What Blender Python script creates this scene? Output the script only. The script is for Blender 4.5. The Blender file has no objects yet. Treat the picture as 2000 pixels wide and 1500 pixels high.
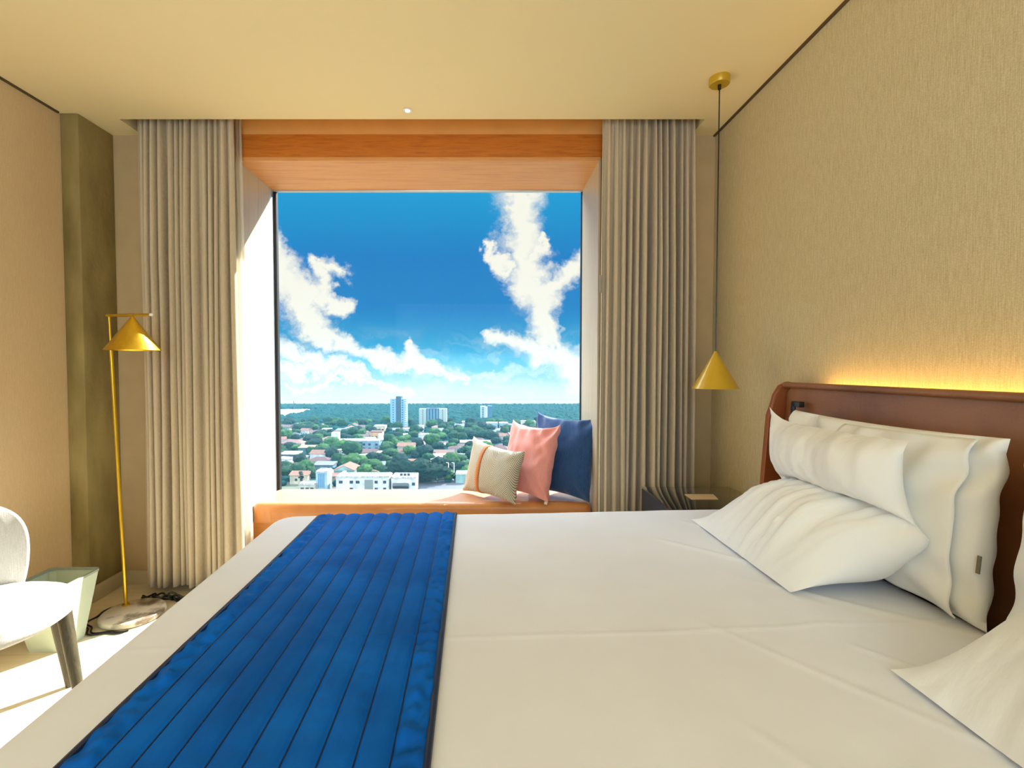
import bpy, bmesh, math, random
from mathutils import Vector, Matrix, noise
random.seed(7)
S = bpy.context.scene
COL = S.collection
PI = math.pi

# ------------------------------------------------------------------ camera
EYE = 1.28
F = 950.0
TH = math.atan(30 / 950)
cam_d = bpy.data.cameras.new('camera')
cam_d.sensor_width = 36; cam_d.lens = 36 * F / 2000
cam_d.shift_x = 0.025
cam_d.clip_start = 0.02; cam_d.clip_end = 5000
cam = bpy.data.objects.new('camera', cam_d); COL.objects.link(cam)
cam.location = (0, 0, EYE); cam.rotation_euler = (PI / 2 - TH, 0, 0)
S.camera = cam
S.view_settings.view_transform = 'Standard'; S.view_settings.look = 'None'
S.view_settings.gamma = 1; S.view_settings.use_curve_mapping = False
S.view_settings.exposure = 0.0
S.cycles.use_denoising = True
S.cycles.max_bounces = 8; S.cycles.diffuse_bounces = 5; S.cycles.glossy_bounces = 4
S.cycles.transparent_max_bounces = 12
S.cycles.sample_clamp_indirect = 8

def ray(px, py):
    cx = (px - 950) / F; cy = -(py - 750) / F
    return Vector((cx, math.cos(TH) + cy * math.sin(TH), cy * math.cos(TH) - math.sin(TH)))
def atY(px, py, Y):
    d = ray(px, py); t = Y / d.y
    return Vector((d.x * t, Y, EYE + d.z * t))
def atZ(px, py, Z):
    d = ray(px, py); t = (Z - EYE) / d.z
    return Vector((d.x * t, d.y * t, Z))

def lin(c):
    return tuple((x / 255 / 12.92 if x / 255 <= .04045 else ((x / 255 + .055) / 1.055) ** 2.4) for x in c) + (1,)

# ------------------------------------------------------------------ world: sky with drifting clouds
class NT:
    def __init__(s, tree): s.t = tree; s.n = tree.nodes; s.l = tree.links
    def add(s, typ, **kw):
        n = s.n.new(typ)
        for k, v in kw.items():
            if k == 'ins':
                for i, x in v.items():
                    if hasattr(x, 'is_linked') or isinstance(x, bpy.types.NodeSocket): s.l.new(x, n.inputs[i])
                    else: n.inputs[i].default_value = x
            else: setattr(n, k, v)
        return n
    def m(s, op, a, b=0.0, c=0.0, clamp=False):
        n = s.n.new('ShaderNodeMath'); n.operation = op; n.use_clamp = clamp
        for i, x in enumerate((a, b, c)):
            if isinstance(x, bpy.types.NodeSocket): s.l.new(x, n.inputs[i])
            else: n.inputs[i].default_value = x
        return n.outputs[0]
    def v(s, op, a, b=None, sc=None):
        n = s.n.new('ShaderNodeVectorMath'); n.operation = op
        for i, x in ((0, a), (1, b)):
            if x is None: continue
            if isinstance(x, bpy.types.NodeSocket): s.l.new(x, n.inputs[i])
            else: n.inputs[i].default_value = x
        if sc is not None:
            if isinstance(sc, bpy.types.NodeSocket): s.l.new(sc, n.inputs['Scale'])
            else: n.inputs['Scale'].default_value = sc
        return n
    def ramp(s, fac, stops, interp='LINEAR'):
        n = s.n.new('ShaderNodeValToRGB'); cr = n.color_ramp; cr.interpolation = interp
        while len(cr.elements) < len(stops): cr.elements.new(0.5)
        for e, (p, c) in zip(cr.elements, stops): e.position = p; e.color = c if len(c) == 4 else tuple(c) + (1,)
        s.l.new(fac, n.inputs[0]); return n.outputs[0]
    def mix(s, fac, a, b, mode='MIX'):
        n = s.n.new('ShaderNodeMix'); n.data_type = 'RGBA'; n.blend_type = mode
        for i, x in ((0, fac), (6, a), (7, b)):
            if isinstance(x, bpy.types.NodeSocket): s.l.new(x, n.inputs[i])
            else: n.inputs[i].default_value = x
        return n.outputs[2]

W = bpy.data.worlds.new('world'); S.world = W; W.use_nodes = True
W.node_tree.nodes.clear()
w = NT(W.node_tree)
tc = w.add('ShaderNodeTexCoord').outputs['Generated']
sep = w.add('ShaderNodeSeparateXYZ', ins={0: tc})
dy = w.m('MAXIMUM', sep.outputs[1], 0.12)
U = w.m('DIVIDE', sep.outputs[0], dy); V = w.m('DIVIDE', sep.outputs[2], dy)
P0 = w.add('ShaderNodeCombineXYZ', ins={0: U, 1: V}).outputs[0]
nz = w.add('ShaderNodeTexNoise', ins={'Vector': P0, 'Scale': 7.0, 'Detail': 6.0, 'Roughness': 0.6})
off = w.v('SCALE', w.v('SUBTRACT', nz.outputs['Color'], (.5, .5, .5)).outputs[0], sc=0.15).outputs[0]
P1 = w.v('ADD', P0, off).outputs[0]
nz2 = w.add('ShaderNodeTexNoise', ins={'Vector': P0, 'Scale': 34.0, 'Detail': 4.0, 'Roughness': 0.6})
P1 = w.v('ADD', P1, w.v('SCALE', w.v('SUBTRACT', nz2.outputs['Color'], (.5, .5, .5)).outputs[0], sc=0.045).outputs[0]).outputs[0]
P1 = w.v('MULTIPLY', P1, (1, 1, 0)).outputs[0]
def uv(px, py):
    d = ray(px, py); return (d.x / d.y, d.z / d.y, 0)
# cloud limbs: (x0,y0,r0, x1,y1,r1) along each drift of cirrus
limbs = [(1010,360,42,1018,470,40),(1015,470,34,1030,560,38),(1030,560,36,1065,600,34),(1060,575,26,1150,495,22),
         (955,478,10,990,520,20),(1060,460,10,1030,500,24),(1062,600,32,1048,700,28),(1075,600,20,1082,680,16),
         (940,648,12,1005,668,26),(1005,668,26,1145,715,40),(1090,700,20,1150,740,40),
         (525,440,20,560,560,44),(560,560,44,600,620,30),(600,620,26,700,690,16),(700,690,16,790,715,12),
         (622,522,15,668,540,18),(632,540,20,615,590,28),(615,592,26,672,598,17),(690,690,10,830,712,14),
         (808,655,9,820,705,30),(826,708,20,915,738,9),(700,690,16,826,716,16),(540,660,24,660,710,18),(545,700,14,700,735,16),
         (560,738,10,800,756,9),(640,720,8,760,745,8)]
field = None
for (x0, y0, r0, x1, y1, r1) in limbs:
    a = Vector(uv(x0, y0)); b = Vector(uv(x1, y1)); ba = b - a
    pa = w.v('SUBTRACT', P1, tuple(a)).outputs[0]
    h = w.m('MULTIPLY', w.v('DOT_PRODUCT', pa, tuple(ba)).outputs['Value'], 1 / max(ba.length_squared, 1e-6), clamp=True)
    q = w.v('SCALE', tuple(ba), sc=h).outputs[0]
    d = w.v('LENGTH', w.v('SUBTRACT', pa, q).outputs[0]).outputs['Value']
    r = w.m('MULTIPLY_ADD', h, (r1 - r0) / F, r0 / F)
    f_ = w.m('SUBTRACT', 1.12, w.m('DIVIDE', d, r))
    field = f_ if field is None else w.m('MAXIMUM', field, f_)
nd = w.add('ShaderNodeTexNoise', ins={'Vector': w.v('MULTIPLY', P1, (1, 1.4, 0)).outputs[0], 'Scale': 22.0, 'Detail': 7.0, 'Roughness': 0.62}).outputs[0]
fld = w.m('ADD', field, w.m('MULTIPLY', w.m('SUBTRACT', nd, .5), 1.3))
mask = w.add('ShaderNodeMapRange', interpolation_type='SMOOTHSTEP', ins={0: fld, 1: -0.25, 2: 0.85, 3: 0.0, 4: 1.0}).outputs[0]
# thin veil low over the horizon
pv = w.v('MULTIPLY', P1, (2.2, 11, 0)).outputs[0]
veil = w.add('ShaderNodeTexNoise', ins={'Vector': pv, 'Scale': 2.6, 'Detail': 7.0, 'Roughness': 0.6}).outputs[0]
veil = w.add('ShaderNodeMapRange', interpolation_type='SMOOTHSTEP', ins={0: veil, 1: .42, 2: .7, 3: 0.0, 4: .75}).outputs[0]
low = w.add('ShaderNodeMapRange', interpolation_type='SMOOTHSTEP', ins={0: V, 1: .10, 2: -.01, 3: 0.0, 4: 1.0}).outputs[0]
veil = w.m('MULTIPLY', veil, low)
mask = w.m('MAXIMUM', mask, veil)
vr = w.add('ShaderNodeMapRange', ins={0: V, 1: -0.10, 2: 0.42, 3: 0.0, 4: 1.0}).outputs[0]
def vpos(py): return (uv(950, py)[1] + .10) / .52
base = w.ramp(vr, [(0.0, lin((236, 244, 230))), (vpos(786), lin((242, 246, 230))), (vpos(760), lin((222, 238, 224))), (vpos(725), lin((120, 200, 215))),
                   (vpos(685), lin((35, 160, 208))), (vpos(600), lin((30, 128, 198))), (vpos(500), lin((32, 128, 200))), (vpos(380), lin((32, 158, 215)))])
sky = w.mix(mask, base, lin((255, 250, 236)))
hi = w.add('ShaderNodeMapRange', interpolation_type='SMOOTHSTEP', ins={0: V, 1: .5, 2: .95, 3: 0.0, 4: 1.0}).outputs[0]  # unseen upper sky, brightened as added light for the room
sky = w.mix(w.m('MULTIPLY', hi, .8), sky, lin((232, 243, 255)))
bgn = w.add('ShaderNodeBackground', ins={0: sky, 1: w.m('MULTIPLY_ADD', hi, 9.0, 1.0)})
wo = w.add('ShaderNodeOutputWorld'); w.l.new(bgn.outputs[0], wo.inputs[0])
W.cycles.sampling_method = 'MANUAL'; W.cycles.sample_map_resolution = 512

# ------------------------------------------------------------------ lights
def lamp(name, kind, loc, energy, color=(1, 1, 1), rot=None, **kw):
    d = bpy.data.lights.new(name, kind); d.energy = energy; d.color = color
    for k, v in kw.items(): setattr(d, k, v)
    o = bpy.data.objects.new(name, d); COL.objects.link(o); o.location = loc
    if rot: o.rotation_euler = rot
    return o
sun = lamp('sun', 'SUN', (8, 12, 14), 21.0, (1.0, .97, .92), angle=math.radians(.6))
sun.rotation_euler = Vector((-1.02, -1, -1.1)).to_track_quat('-Z', 'Y').to_euler()
# daylight entering through the window opening (sky portal)
pt = lamp('window_portal', 'AREA', (-.39, 3.36, 1.47), 1, shape='RECTANGLE', size=2.1, size_y=2.1)
pt.rotation_euler = (-PI / 2, 0, 0); pt.data.cycles.is_portal = True
# unseen fill lights added behind the viewer to brighten the room and ceiling
lamp('back_fill', 'AREA', (-.4, -2.6, 1.7), 64, (.62, .82, 1.0), (math.radians(80), 0, 0), shape='RECTANGLE', size=2.6, size_y=1.6)
lamp('upward_fill', 'AREA', (-.6, -1.2, 1.0), 40, (.78, .88, 1.0), (PI, 0, 0), shape='RECTANGLE', size=2.2, size_y=1.4)

# ------------------------------------------------------------------ materials
MATS = {}
def mat(name, col, rough=.6, metal=0, col2=None, nscale=8, nstretch=(1, 1, 1), bump=0, bscale=60, bstretch=(1, 1, 1), spec=.5,
        sheen=0, coat=0, emit=None, es=0, detail=4, ramp=(.35, .65)):
    if name in MATS: return MATS[name]
    m = bpy.data.materials.new(name); m.use_nodes = True
    t = NT(m.node_tree); b = t.n['Principled BSDF']
    c = lin(col)
    b.inputs['Base Color'].default_value = c; b.inputs['Roughness'].default_value = rough
    b.inputs['Metallic'].default_value = metal; b.inputs['Specular IOR Level'].default_value = spec
    b.inputs['Sheen Weight'].default_value = sheen; b.inputs['Coat Weight'].default_value = coat
    co = t.add('ShaderNodeTexCoord').outputs['Object']
    c2 = lin(col2) if col2 else tuple(x * .93 for x in c[:3]) + (1,)
    mp = t.v('MULTIPLY', co, nstretch).outputs[0]
    nn = t.add('ShaderNodeTexNoise', ins={'Vector': mp, 'Scale': nscale, 'Detail': detail}).outputs[0]
    t.l.new(t.ramp(nn, [(ramp[0], c), (ramp[1], c2)]), b.inputs['Base Color'])
    if bump:
        bp = t.v('MULTIPLY', co, bstretch).outputs[0]
        bn = t.add('ShaderNodeTexNoise', ins={'Vector': bp, 'Scale': bscale, 'Detail': 4.0}).outputs[0]
        bb = t.add('ShaderNodeBump', ins={'Strength': bump, 'Distance': .01, 'Height': bn})
        t.l.new(bb.outputs[0], b.inputs['Normal'])
    if emit:
        b.inputs['Emission Color'].default_value = lin(emit); b.inputs['Emission Strength'].default_value = es
    MATS[name] = m; return m

def weave(name, col, col2, sx, sy, axis, bump=.4, rough=.85, sheen=.2):
    """woven cloth: fine crossed threads plus slub streaks; axis = the two object axes that carry the threads"""
    if name in MATS: return MATS[name]
    m = bpy.data.materials.new(name); m.use_nodes = True
    t = NT(m.node_tree); b = t.n['Principled BSDF']
    b.inputs['Roughness'].default_value = rough; b.inputs['Sheen Weight'].default_value = sheen; b.inputs['Specular IOR Level'].default_value = .2
    co = t.add('ShaderNodeTexCoord').outputs['Object']
    s1 = [30, 30, 30]; s1[axis[0]] = sx; s1[axis[1]] = sx * .05
    s2 = [30, 30, 30]; s2[axis[1]] = sy; s2[axis[0]] = sy * .35
    n1 = t.add('ShaderNodeTexNoise', ins={'Vector': t.v('MULTIPLY', co, s1).outputs[0], 'Scale': 1.0, 'Detail': 2.0}).outputs[0]
    n2 = t.add('ShaderNodeTexNoise', ins={'Vector': t.v('MULTIPLY', co, s2).outputs[0], 'Scale': 1.0, 'Detail': 2.0}).outputs[0]
    h = t.m('MULTIPLY', t.m('ADD', n1, n2), .5)
    t.l.new(t.ramp(h, [(.32, lin(col2)), (.68, lin(col))]), b.inputs['Base Color'])
    bb = t.add('ShaderNodeBump', ins={'Strength': bump, 'Distance': .003, 'Height': h}); t.l.new(bb.outputs[0], b.inputs['Normal'])
    MATS[name] = m; return m

def wood(name, col, col2, axis=0, rough=.4, scale=3):
    if name in MATS: return MATS[name]
    m = bpy.data.materials.new(name); m.use_nodes = True
    t = NT(m.node_tree); b = t.n['Principled BSDF']; b.inputs['Roughness'].default_value = rough
    co = t.add('ShaderNodeTexCoord').outputs['Object']
    st = [14, 14, 14]; st[axis] = .8
    v = t.v('MULTIPLY', co, st).outputs[0]
    n = t.add('ShaderNodeTexNoise', ins={'Vector': v, 'Scale': scale, 'Detail': 8.0, 'Roughness': .65, 'Distortion': .6}).outputs[0]
    t.l.new(t.ramp(n, [(.3, lin(col2)), (.5, lin(col)), (.72, lin(col2))]), b.inputs['Base Color'])
    bb = t.add('ShaderNodeBump', ins={'Strength': .12, 'Distance': .002, 'Height': n}); t.l.new(bb.outputs[0], b.inputs['Normal'])
    MATS[name] = m; return m

M_ceil = mat('ceiling_paint', (240, 222, 172), .9, col2=(240, 222, 172))
M_wl = weave('left_wall_cloth', (222, 196, 156), (206, 178, 136), 500, 500, (1, 2), .1, .8, 0)
M_wr = weave('right_wallpaper', (218, 205, 170), (184, 166, 122), 420, 500, (1, 2), .1, .8, 0)
M_wf = mat('entrance_wall_paint', (232, 234, 236), .9)
M_wb = mat('back_wall_paint', (190, 165, 125), .85, bump=.1, bscale=150)
M_conc = mat('concrete', (162, 144, 92), .85, col2=(118, 102, 56), nscale=5, nstretch=(1, 1, .35), bump=.35, bscale=25, detail=8)
M_base = mat('baseboard_paint', (196, 182, 150), .5)
M_floor = wood('floor_wood', (222, 210, 182), (204, 188, 154), 0, .45, 2)
M_woodD = wood('fascia_wood', (204, 118, 36), (168, 88, 20), 0, .35, 4)
M_woodL = wood('soffit_wood', (222, 158, 92), (200, 128, 66), 0, .4, 2)
M_woodJ = wood('jamb_wood', (198, 180, 152), (184, 160, 126), 2, .4, 2)
M_pock = mat('pocket_board', (236, 172, 96), .6)
M_alu = mat('aluminium', (205, 208, 210), .35, .6)
M_blk = mat('black_gasket', (18, 18, 20), .5)
M_curt = weave('curtain_cloth', (208, 192, 165), (186, 168, 140), 900, 900, (0, 2), .1, .9, .3)
M_leather = mat('tan_leather', (206, 134, 62), .5, col2=(190, 116, 48), nscale=3, bump=.12, bscale=160, spec=.6, coat=.5, sheen=.25)
M_hleather = mat('brown_leather', (156, 104, 68), .36, col2=(132, 84, 54), nscale=4, bump=.15, bscale=140, spec=.55)
M_sheet = mat('white_sheet', (238, 239, 246), .75, col2=(233, 233, 239), nscale=3, bump=.12, bscale=9, spec=.2, sheen=.1)
M_pill = mat('pillow_cotton', (245, 245, 244), .75, col2=(242, 241, 238), nscale=3, bump=.45, bscale=9, bstretch=(1, 1.6, .6), spec=.2, sheen=.1)
M_blue = mat('blue_quilt', (2, 104, 204), .7, col2=(2, 86, 178), nscale=6, bump=.2, bscale=26, spec=.12)
M_bluep = mat('dark_blue_piping', (14, 28, 62), .5)
M_brass = mat('brushed_brass', (226, 188, 62), .32, .85, col2=(212, 172, 50), nscale=30, nstretch=(1, 1, .1))
M_ylw = mat('mustard_enamel', (206, 168, 40), .38, .3, coat=.3)
M_marble = mat('marble', (226, 216, 198), .3, col2=(120, 104, 84), nscale=11, detail=10, ramp=(.50, .66))
M_black = mat('black_lacquer', (16, 18, 22), .35, bump=0)
M_gloss = mat('black_glass_top', (12, 11, 12), .06, coat=1.0)
M_card = mat('tan_card', (214, 184, 140), .7)
M_navy = weave('navy_cloth', (46, 88, 140), (22, 50, 92), 700, 700, (0, 2), .4, .8, .4)
M_pink = weave('pink_cloth', (238, 166, 158), (226, 144, 132), 700, 700, (0, 2), .3, .8, .3)
M_strap = mat('strap_leather', (196, 116, 52), .45, bump=.1, bscale=200)
M_chair = weave('chair_felt', (214, 212, 208), (188, 184, 178), 600, 600, (0, 2), .4, .9, .3)
M_cleg = wood('chair_leg_wood', (74, 66, 44), (40, 36, 26), 2, .45, 4)
M_bin = mat('pale_green_enamel', (188, 200, 178), .5)
M_white = mat('white_plastic', (240, 238, 232), .4)

# chevron weave for the small cushion
def chevron():
    m = bpy.data.materials.new('chevron_cloth'); m.use_nodes = True
    t = NT(m.node_tree); b = t.n['Principled BSDF']; b.inputs['Roughness'].default_value = .9
    co = t.add('ShaderNodeTexCoord').outputs['Object']
    s = t.add('ShaderNodeSeparateXYZ', ins={0: co})
    x = s.outputs[0]; z = s.outputs[2]
    tri = t.m('PINGPONG', t.m('ADD', x, .05), .115)
    k = t.m('MULTIPLY', t.m('ADD', z, t.m('MULTIPLY', tri, 1.25)), 2 * PI / .0135)
    st = t.m('MULTIPLY_ADD', t.m('SINE', k), .5, .5)
    n = t.add('ShaderNodeTexNoise', ins={'Vector': co, 'Scale': 300.0}).outputs[0]
    st2 = t.m('MULTIPLY_ADD', t.m('SUBTRACT', n, .5), .5, st)
    t.l.new(t.ramp(st2, [(.2, lin((140, 130, 112))), (.7, lin((220, 210, 190)))]), b.inputs['Base Color'])
    bb = t.add('ShaderNodeBump', ins={'Strength': .6, 'Distance': .004, 'Height': st}); t.l.new(bb.outputs[0], b.inputs['Normal'])
    return m
M_chev = chevron()

def glassmat():
    m = bpy.data.materials.new('window_glass'); m.use_nodes = True
    t = NT(m.node_tree); t.n.clear()
    tr = t.add('ShaderNodeBsdfTransparent', ins={0: (.97, .985, .98, 1)}); gl = t.add('ShaderNodeBsdfGlossy', ins={0: (1, 1, 1, 1), 'Roughness': .0})
    fr = t.add('ShaderNodeFresnel', ins={0: 1.35})
    mx = t.add('ShaderNodeMixShader', ins={0: t.m('MULTIPLY', fr.outputs[0], .08), 1: tr.outputs[0], 2: gl.outputs[0]})
    o = t.add('ShaderNodeOutputMaterial', ins={0: mx.outputs[0]}); return m
M_glass = glassmat()
def sheermat():
    m = bpy.data.materials.new('sheer_voile'); m.use_nodes = True
    t = NT(m.node_tree); t.n.clear()
    tr = t.add('ShaderNodeBsdfTransparent'); df = t.add('ShaderNodeBsdfDiffuse', ins={0: lin((240, 232, 214))}); tl = t.add('ShaderNodeBsdfTranslucent', ins={0: lin((240, 232, 214))})
    m1 = t.add('ShaderNodeMixShader', ins={0: .5, 1: df.outputs[0], 2: tl.outputs[0]})
    mx = t.add('ShaderNodeMixShader', ins={0: .82, 1: tr.outputs[0], 2: m1.outputs[0]})
    t.add('ShaderNodeOutputMaterial', ins={0: mx.outputs[0]}); return m
M_sheer = sheermat()

# ------------------------------------------------------------------ mesh helpers
def link(name, bm, m, parent=None, smooth=True, angle=40):
    me = bpy.data.meshes.new(name)
    bmesh.ops.recalc_face_normals(bm, faces=bm.faces[:])
    if smooth:
        a = math.radians(angle)
        for f in bm.faces: f.smooth = True
        for e in bm.edges:
            if len(e.link_faces) == 2 and e.calc_face_angle(0) > a: e.smooth = False
    bm.to_mesh(me); bm.free()
    for x in (m if isinstance(m, (list, tuple)) else [m]): me.materials.append(x)
    o = bpy.data.objects.new(name, me); COL.objects.link(o)
    if parent: o.parent = parent
    return o
def tag(o, label, cat=None, group=None, kind=None):
    if label: o['label'] = label
    if cat: o['category'] = cat
    if group: o['group'] = group
    if kind: o['kind'] = kind
    return o
def thing(name, label, cat, loc=(0, 0, 0), rz=0, group=None):
    o = bpy.data.objects.new(name, None); COL.objects.link(o); o.empty_display_size = .1
    o.location = loc; o.rotation_euler = (0, 0, rz)
    return tag(o, label, cat, group)
def box(bm, lo, hi, bev=0, seg=2, mi=0):
    lo = Vector(lo); hi = Vector(hi)
    r = bmesh.ops.create_cube(bm, size=1)
    vs = r['verts']
    for v in vs: v.co = (lo + hi) / 2 + Vector((v.co.x * (hi.x - lo.x), v.co.y * (hi.y - lo.y), v.co.z * (hi.z - lo.z)))
    fs = {f for v in vs for f in v.link_faces}
    for f in fs: f.material_index = mi
    if bev:
        es = list({e for v in vs for e in v.link_edges})
        bmesh.ops.bevel(bm, geom=es, offset=bev, segments=seg, profile=.5, affect='EDGES')
    return bm
def B(lo, hi, bev=0, seg=2): return box(bmesh.new(), lo, hi, bev, seg)
def struct(name, lo, hi, m, bev=0):
    o = link(name, B(lo, hi, bev), m, smooth=bool(bev)); o['kind'] = 'structure'; return o
def tube(bm, pts, rad, n=12, cap=True):
    pts = [Vector(p) for p in pts]
    rads = rad if isinstance(rad, (list, tuple)) else [rad] * len(pts)
    rings = []; ref = None
    for i, p in enumerate(pts):
        t = (pts[min(i + 1, len(pts) - 1)] - pts[max(i - 1, 0)]).normalized()
        if ref is None: ref = Vector((0, 0, 1)) if abs(t.z) < .9 else Vector((1, 0, 0))
        a = t.cross(ref).normalized(); b = t.cross(a).normalized(); ref = a.cross(t) if False else ref
        rings.append([bm.verts.new(p + (a * math.cos(2 * PI * k / n) + b * math.sin(2 * PI * k / n)) * rads[i]) for k in range(n)])
    for r0, r1 in zip(rings, rings[1:]):
        for k in range(n): bm.faces.new((r0[k], r0[(k + 1) % n], r1[(k + 1) % n], r1[k]))
    if cap: bm.faces.new(rings[0][::-1]); bm.faces.new(rings[-1])
    return bm
def lathe(bm, prof, n=48, c=(0, 0, 0)):
    rings = []
    for r, z in prof:
        rings.append([bm.verts.new((c[0] + r * math.cos(2 * PI * k / n), c[1] + r * math.sin(2 * PI * k / n), c[2] + z)) for k in range(n)])
    for r0, r1 in zip(rings, rings[1:]):
        for k in range(n): bm.faces.new((r0[k], r0[(k + 1) % n], r1[(k + 1) % n], r1[k]))
    bm.faces.new(rings[0][::-1]); bm.faces.new(rings[-1])
    return bm
def gridmesh(fn, nu, nv):
    bm = bmesh.new()
    g = [[bm.verts.new(fn(i / nu, j / nv)) for j in range(nv + 1)] for i in range(nu + 1)]
    for i in range(nu):
        for j in range(nv): bm.faces.new((g[i][j], g[i + 1][j], g[i + 1][j + 1], g[i][j + 1]))
    return bm
def nz3(x, y, z): return noise.noise(Vector((x, y, z)))

# ------------------------------------------------------------------ the room
XL, XR, YB, YF, ZC = -2.257, 1.325, 2.86, -3.4, EYE + 1.35
LIP = 2.678; PX0, PX1 = -1.988, 1.184; YG = 3.318
WX0, WX1 = -1.439, .649; WZ0 = .44; WZ1 = EYE + 1.2
struct('floor', (XL, YF, -.1), (XR, YB, 0), M_floor)
def ceiling():
    bm = bmesh.new()
    box(bm, (XL, YF, ZC), (XR, LIP, ZC + .2)); box(bm, (XL, LIP, ZC), (PX0, YB, ZC + .2)); box(bm, (PX1, LIP, ZC), (XR, YB, ZC + .2))
    box(bm, (PX0, LIP, ZC + .16), (PX1, YB, ZC + .2))
    o = link('ceiling', bm, M_ceil, smooth=False); o['kind'] = 'structure'
ceiling()
struct('wall_left', (XL - .15, YF, 0), (XL, YB + .6, ZC + .2), M_wl)
struct('wall_right', (XR, YF, 0), (XR + .15, YB + .6, ZC + .2), M_wr)
struct('wall_front', (XL - .15, YF - .15, 0), (XR + .15, YF, ZC + .2), M_wf)
def wallback():
    bm = bmesh.new()
    box(bm, (XL, YB, 0), (WX0 - .012, YG + .06, ZC + .2)); box(bm, (WX1 + .012, YB, 0), (XR, YG + .06, ZC + .2))
    box(bm, (WX0 - .012, YB, WZ1 + .15), (WX1 + .012, YG + .06, ZC + .2)); box(bm, (WX0 - .012, YB + .1, 0), (WX1 + .012, YG + .06, WZ0 - .12))
    o = link('wall_back', bm, M_wb, smooth=False); o['kind'] = 'structure'
wallback()
struct('column', (XL, 2.615, 0), (-2.16, YB, ZC), M_conc, .006)
# dark strips painted as the shade of gaps along the ceiling; skirtings
struct('trim_1', (XR - .012, YF, ZC - .008), (XR, YB, ZC), mat('gap_shade', (90, 70, 40), .8))
struct('trim_2', (XL, YF, ZC - .008), (XL + .012, 2.60, ZC), MATS['gap_shade'])
struct('baseboard_left', (XL, YF, 0), (XL + .014, 2.60, .085), M_base, .003)
struct('baseboard_column', (XL + .014, 2.601, 0), (-2.146, 2.615, .085), M_base, .003)
struct('baseboard_return', (-2.16, 2.615, 0), (-2.146, YB - .014, .085), M_base, .003)
struct('baseboard_back', (-2.146, YB - .014, 0), (WX0 - .03, YB, .085), M_base, .003)
# wood lining of the window box
struct('trim_3', (WX0 - .03, YB - .012, WZ1 + .02), (WX1 + .03, YB, ZC + .0), M_woodD)
struct('trim_4', (PX0, YB - .006, ZC), (PX1, YB, ZC + .16), M_pock)
struct('trim_5', (WX0 - .012, YB - .012, WZ1), (WX1 + .012, YG, WZ1 + .02), M_woodL)
struct('trim_6', (WX0 - .012, YB - .012, 0), (WX0, YG - .055, WZ1), M_woodJ)
struct('trim_7', (WX1, YB - .012, 0), (WX1 + .012, YG - .015, WZ1), M_woodJ)
def window():
    w1 = bpy.data.objects.new('window_1', None); COL.objects.link(w1); w1['kind'] = 'structure'
    bm = bmesh.new()
    box(bm, (WX0 - .012, YG - .055, WZ0), (WX0 + .002, YG, WZ1), .002); box(bm, (WX1 - .002, YG - .015, WZ0), (WX1 + .012, YG, WZ1), .002)
    box(bm, (WX0, YG - .01, WZ1 - .008), (WX1, YG + .02, WZ1 + .01), .002); box(bm, (WX0, YG - .01, WZ0 - .03), (WX1, YG + .05, WZ0 - .01), .002)
    link('window_frame', bm, M_alu, w1)
    bm = bmesh.new()
    box(bm, (WX0, YG, WZ0 - .02), (WX0 + .02, YG + .03, WZ1)); box(bm, (WX1 - .008, YG, WZ0 - .02), (WX1, YG + .03, WZ1))
    link('gasket', bm, M_blk, w1, smooth=False)
    link('window_glass', B((WX0, YG + .012, WZ0 - .02), (WX1, YG + .018, WZ1)), M_glass, w1, smooth=False)
window()

# ------------------------------------------------------------------ soft slabs (bed, seat)
def soft_slab(hx, hy, R, r, ztop, zbot, fn=None, nx=60, ny=60):
    """rounded-plan slab with rolled top edge; local centre at origin"""
    def axis(h, n):
        ed = [0, r * .05, r * .15, r * .3, r * .5, r * .75, r]
        a = [-h + e for e in ed]; inner = [-(h - r) + 2 * (h - r) * k / n for k in range(1, n)]
        return a + inner + [h - e for e in reversed(ed)]
    bm = bmesh.new(); xs = axis(hx, nx); ys = axis(hy, ny); g = []
    for x in xs:
        row = []
        for y in ys:
            ax, ay = abs(x), abs(y); d = min(hx - ax, hy - ay); X, Y = x, y
            if ax > hx - R and ay > hy - R:
                a = (ax - hx + R) / R; b = (ay - hy + R) / R
                a2 = a * math.sqrt(1 - b * b / 2); b2 = b * math.sqrt(1 - a * a / 2)
                X = math.copysign(hx - R + R * a2, x); Y = math.copysign(hy - R + R * b2, y)
                d = R * (1 - math.hypot(a2, b2))
            d = max(d, 0); z = ztop
            if d < r: z -= r - math.sqrt(max(0, r * r - (r - d) ** 2))
            if fn: z += fn(X, Y) * min(1, d / .03)
            row.append(bm.verts.new((X, Y, z)))
        g.append(row)
    for i in range(len(xs) - 1):
        for j in range(len(ys) - 1): bm.faces.new((g[i][j], g[i + 1][j], g[i + 1][j + 1], g[i][j + 1]))
    bd = [g[i][0] for i in range(len(xs))] + [g[-1][j] for j in range(1, len(ys))] + [g[i][-1] for i in range(len(xs) - 2, -1, -1)] + [g[0][j] for j in range(len(ys) - 2, 0, -1)]
    prev = bd
    for k in range(1, 5):
        cur = [bm.verts.new((v.co.x, v.co.y, v.co.z + (zbot - v.co.z) * k / 4)) for v in bd]
        for i in range(len(bd)):
            j = (i + 1) % len(bd); bm.faces.new((prev[i], prev[j], cur[j], cur[i]))
        prev = cur
    bm.faces.new(prev[::-1]); return bm

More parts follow.
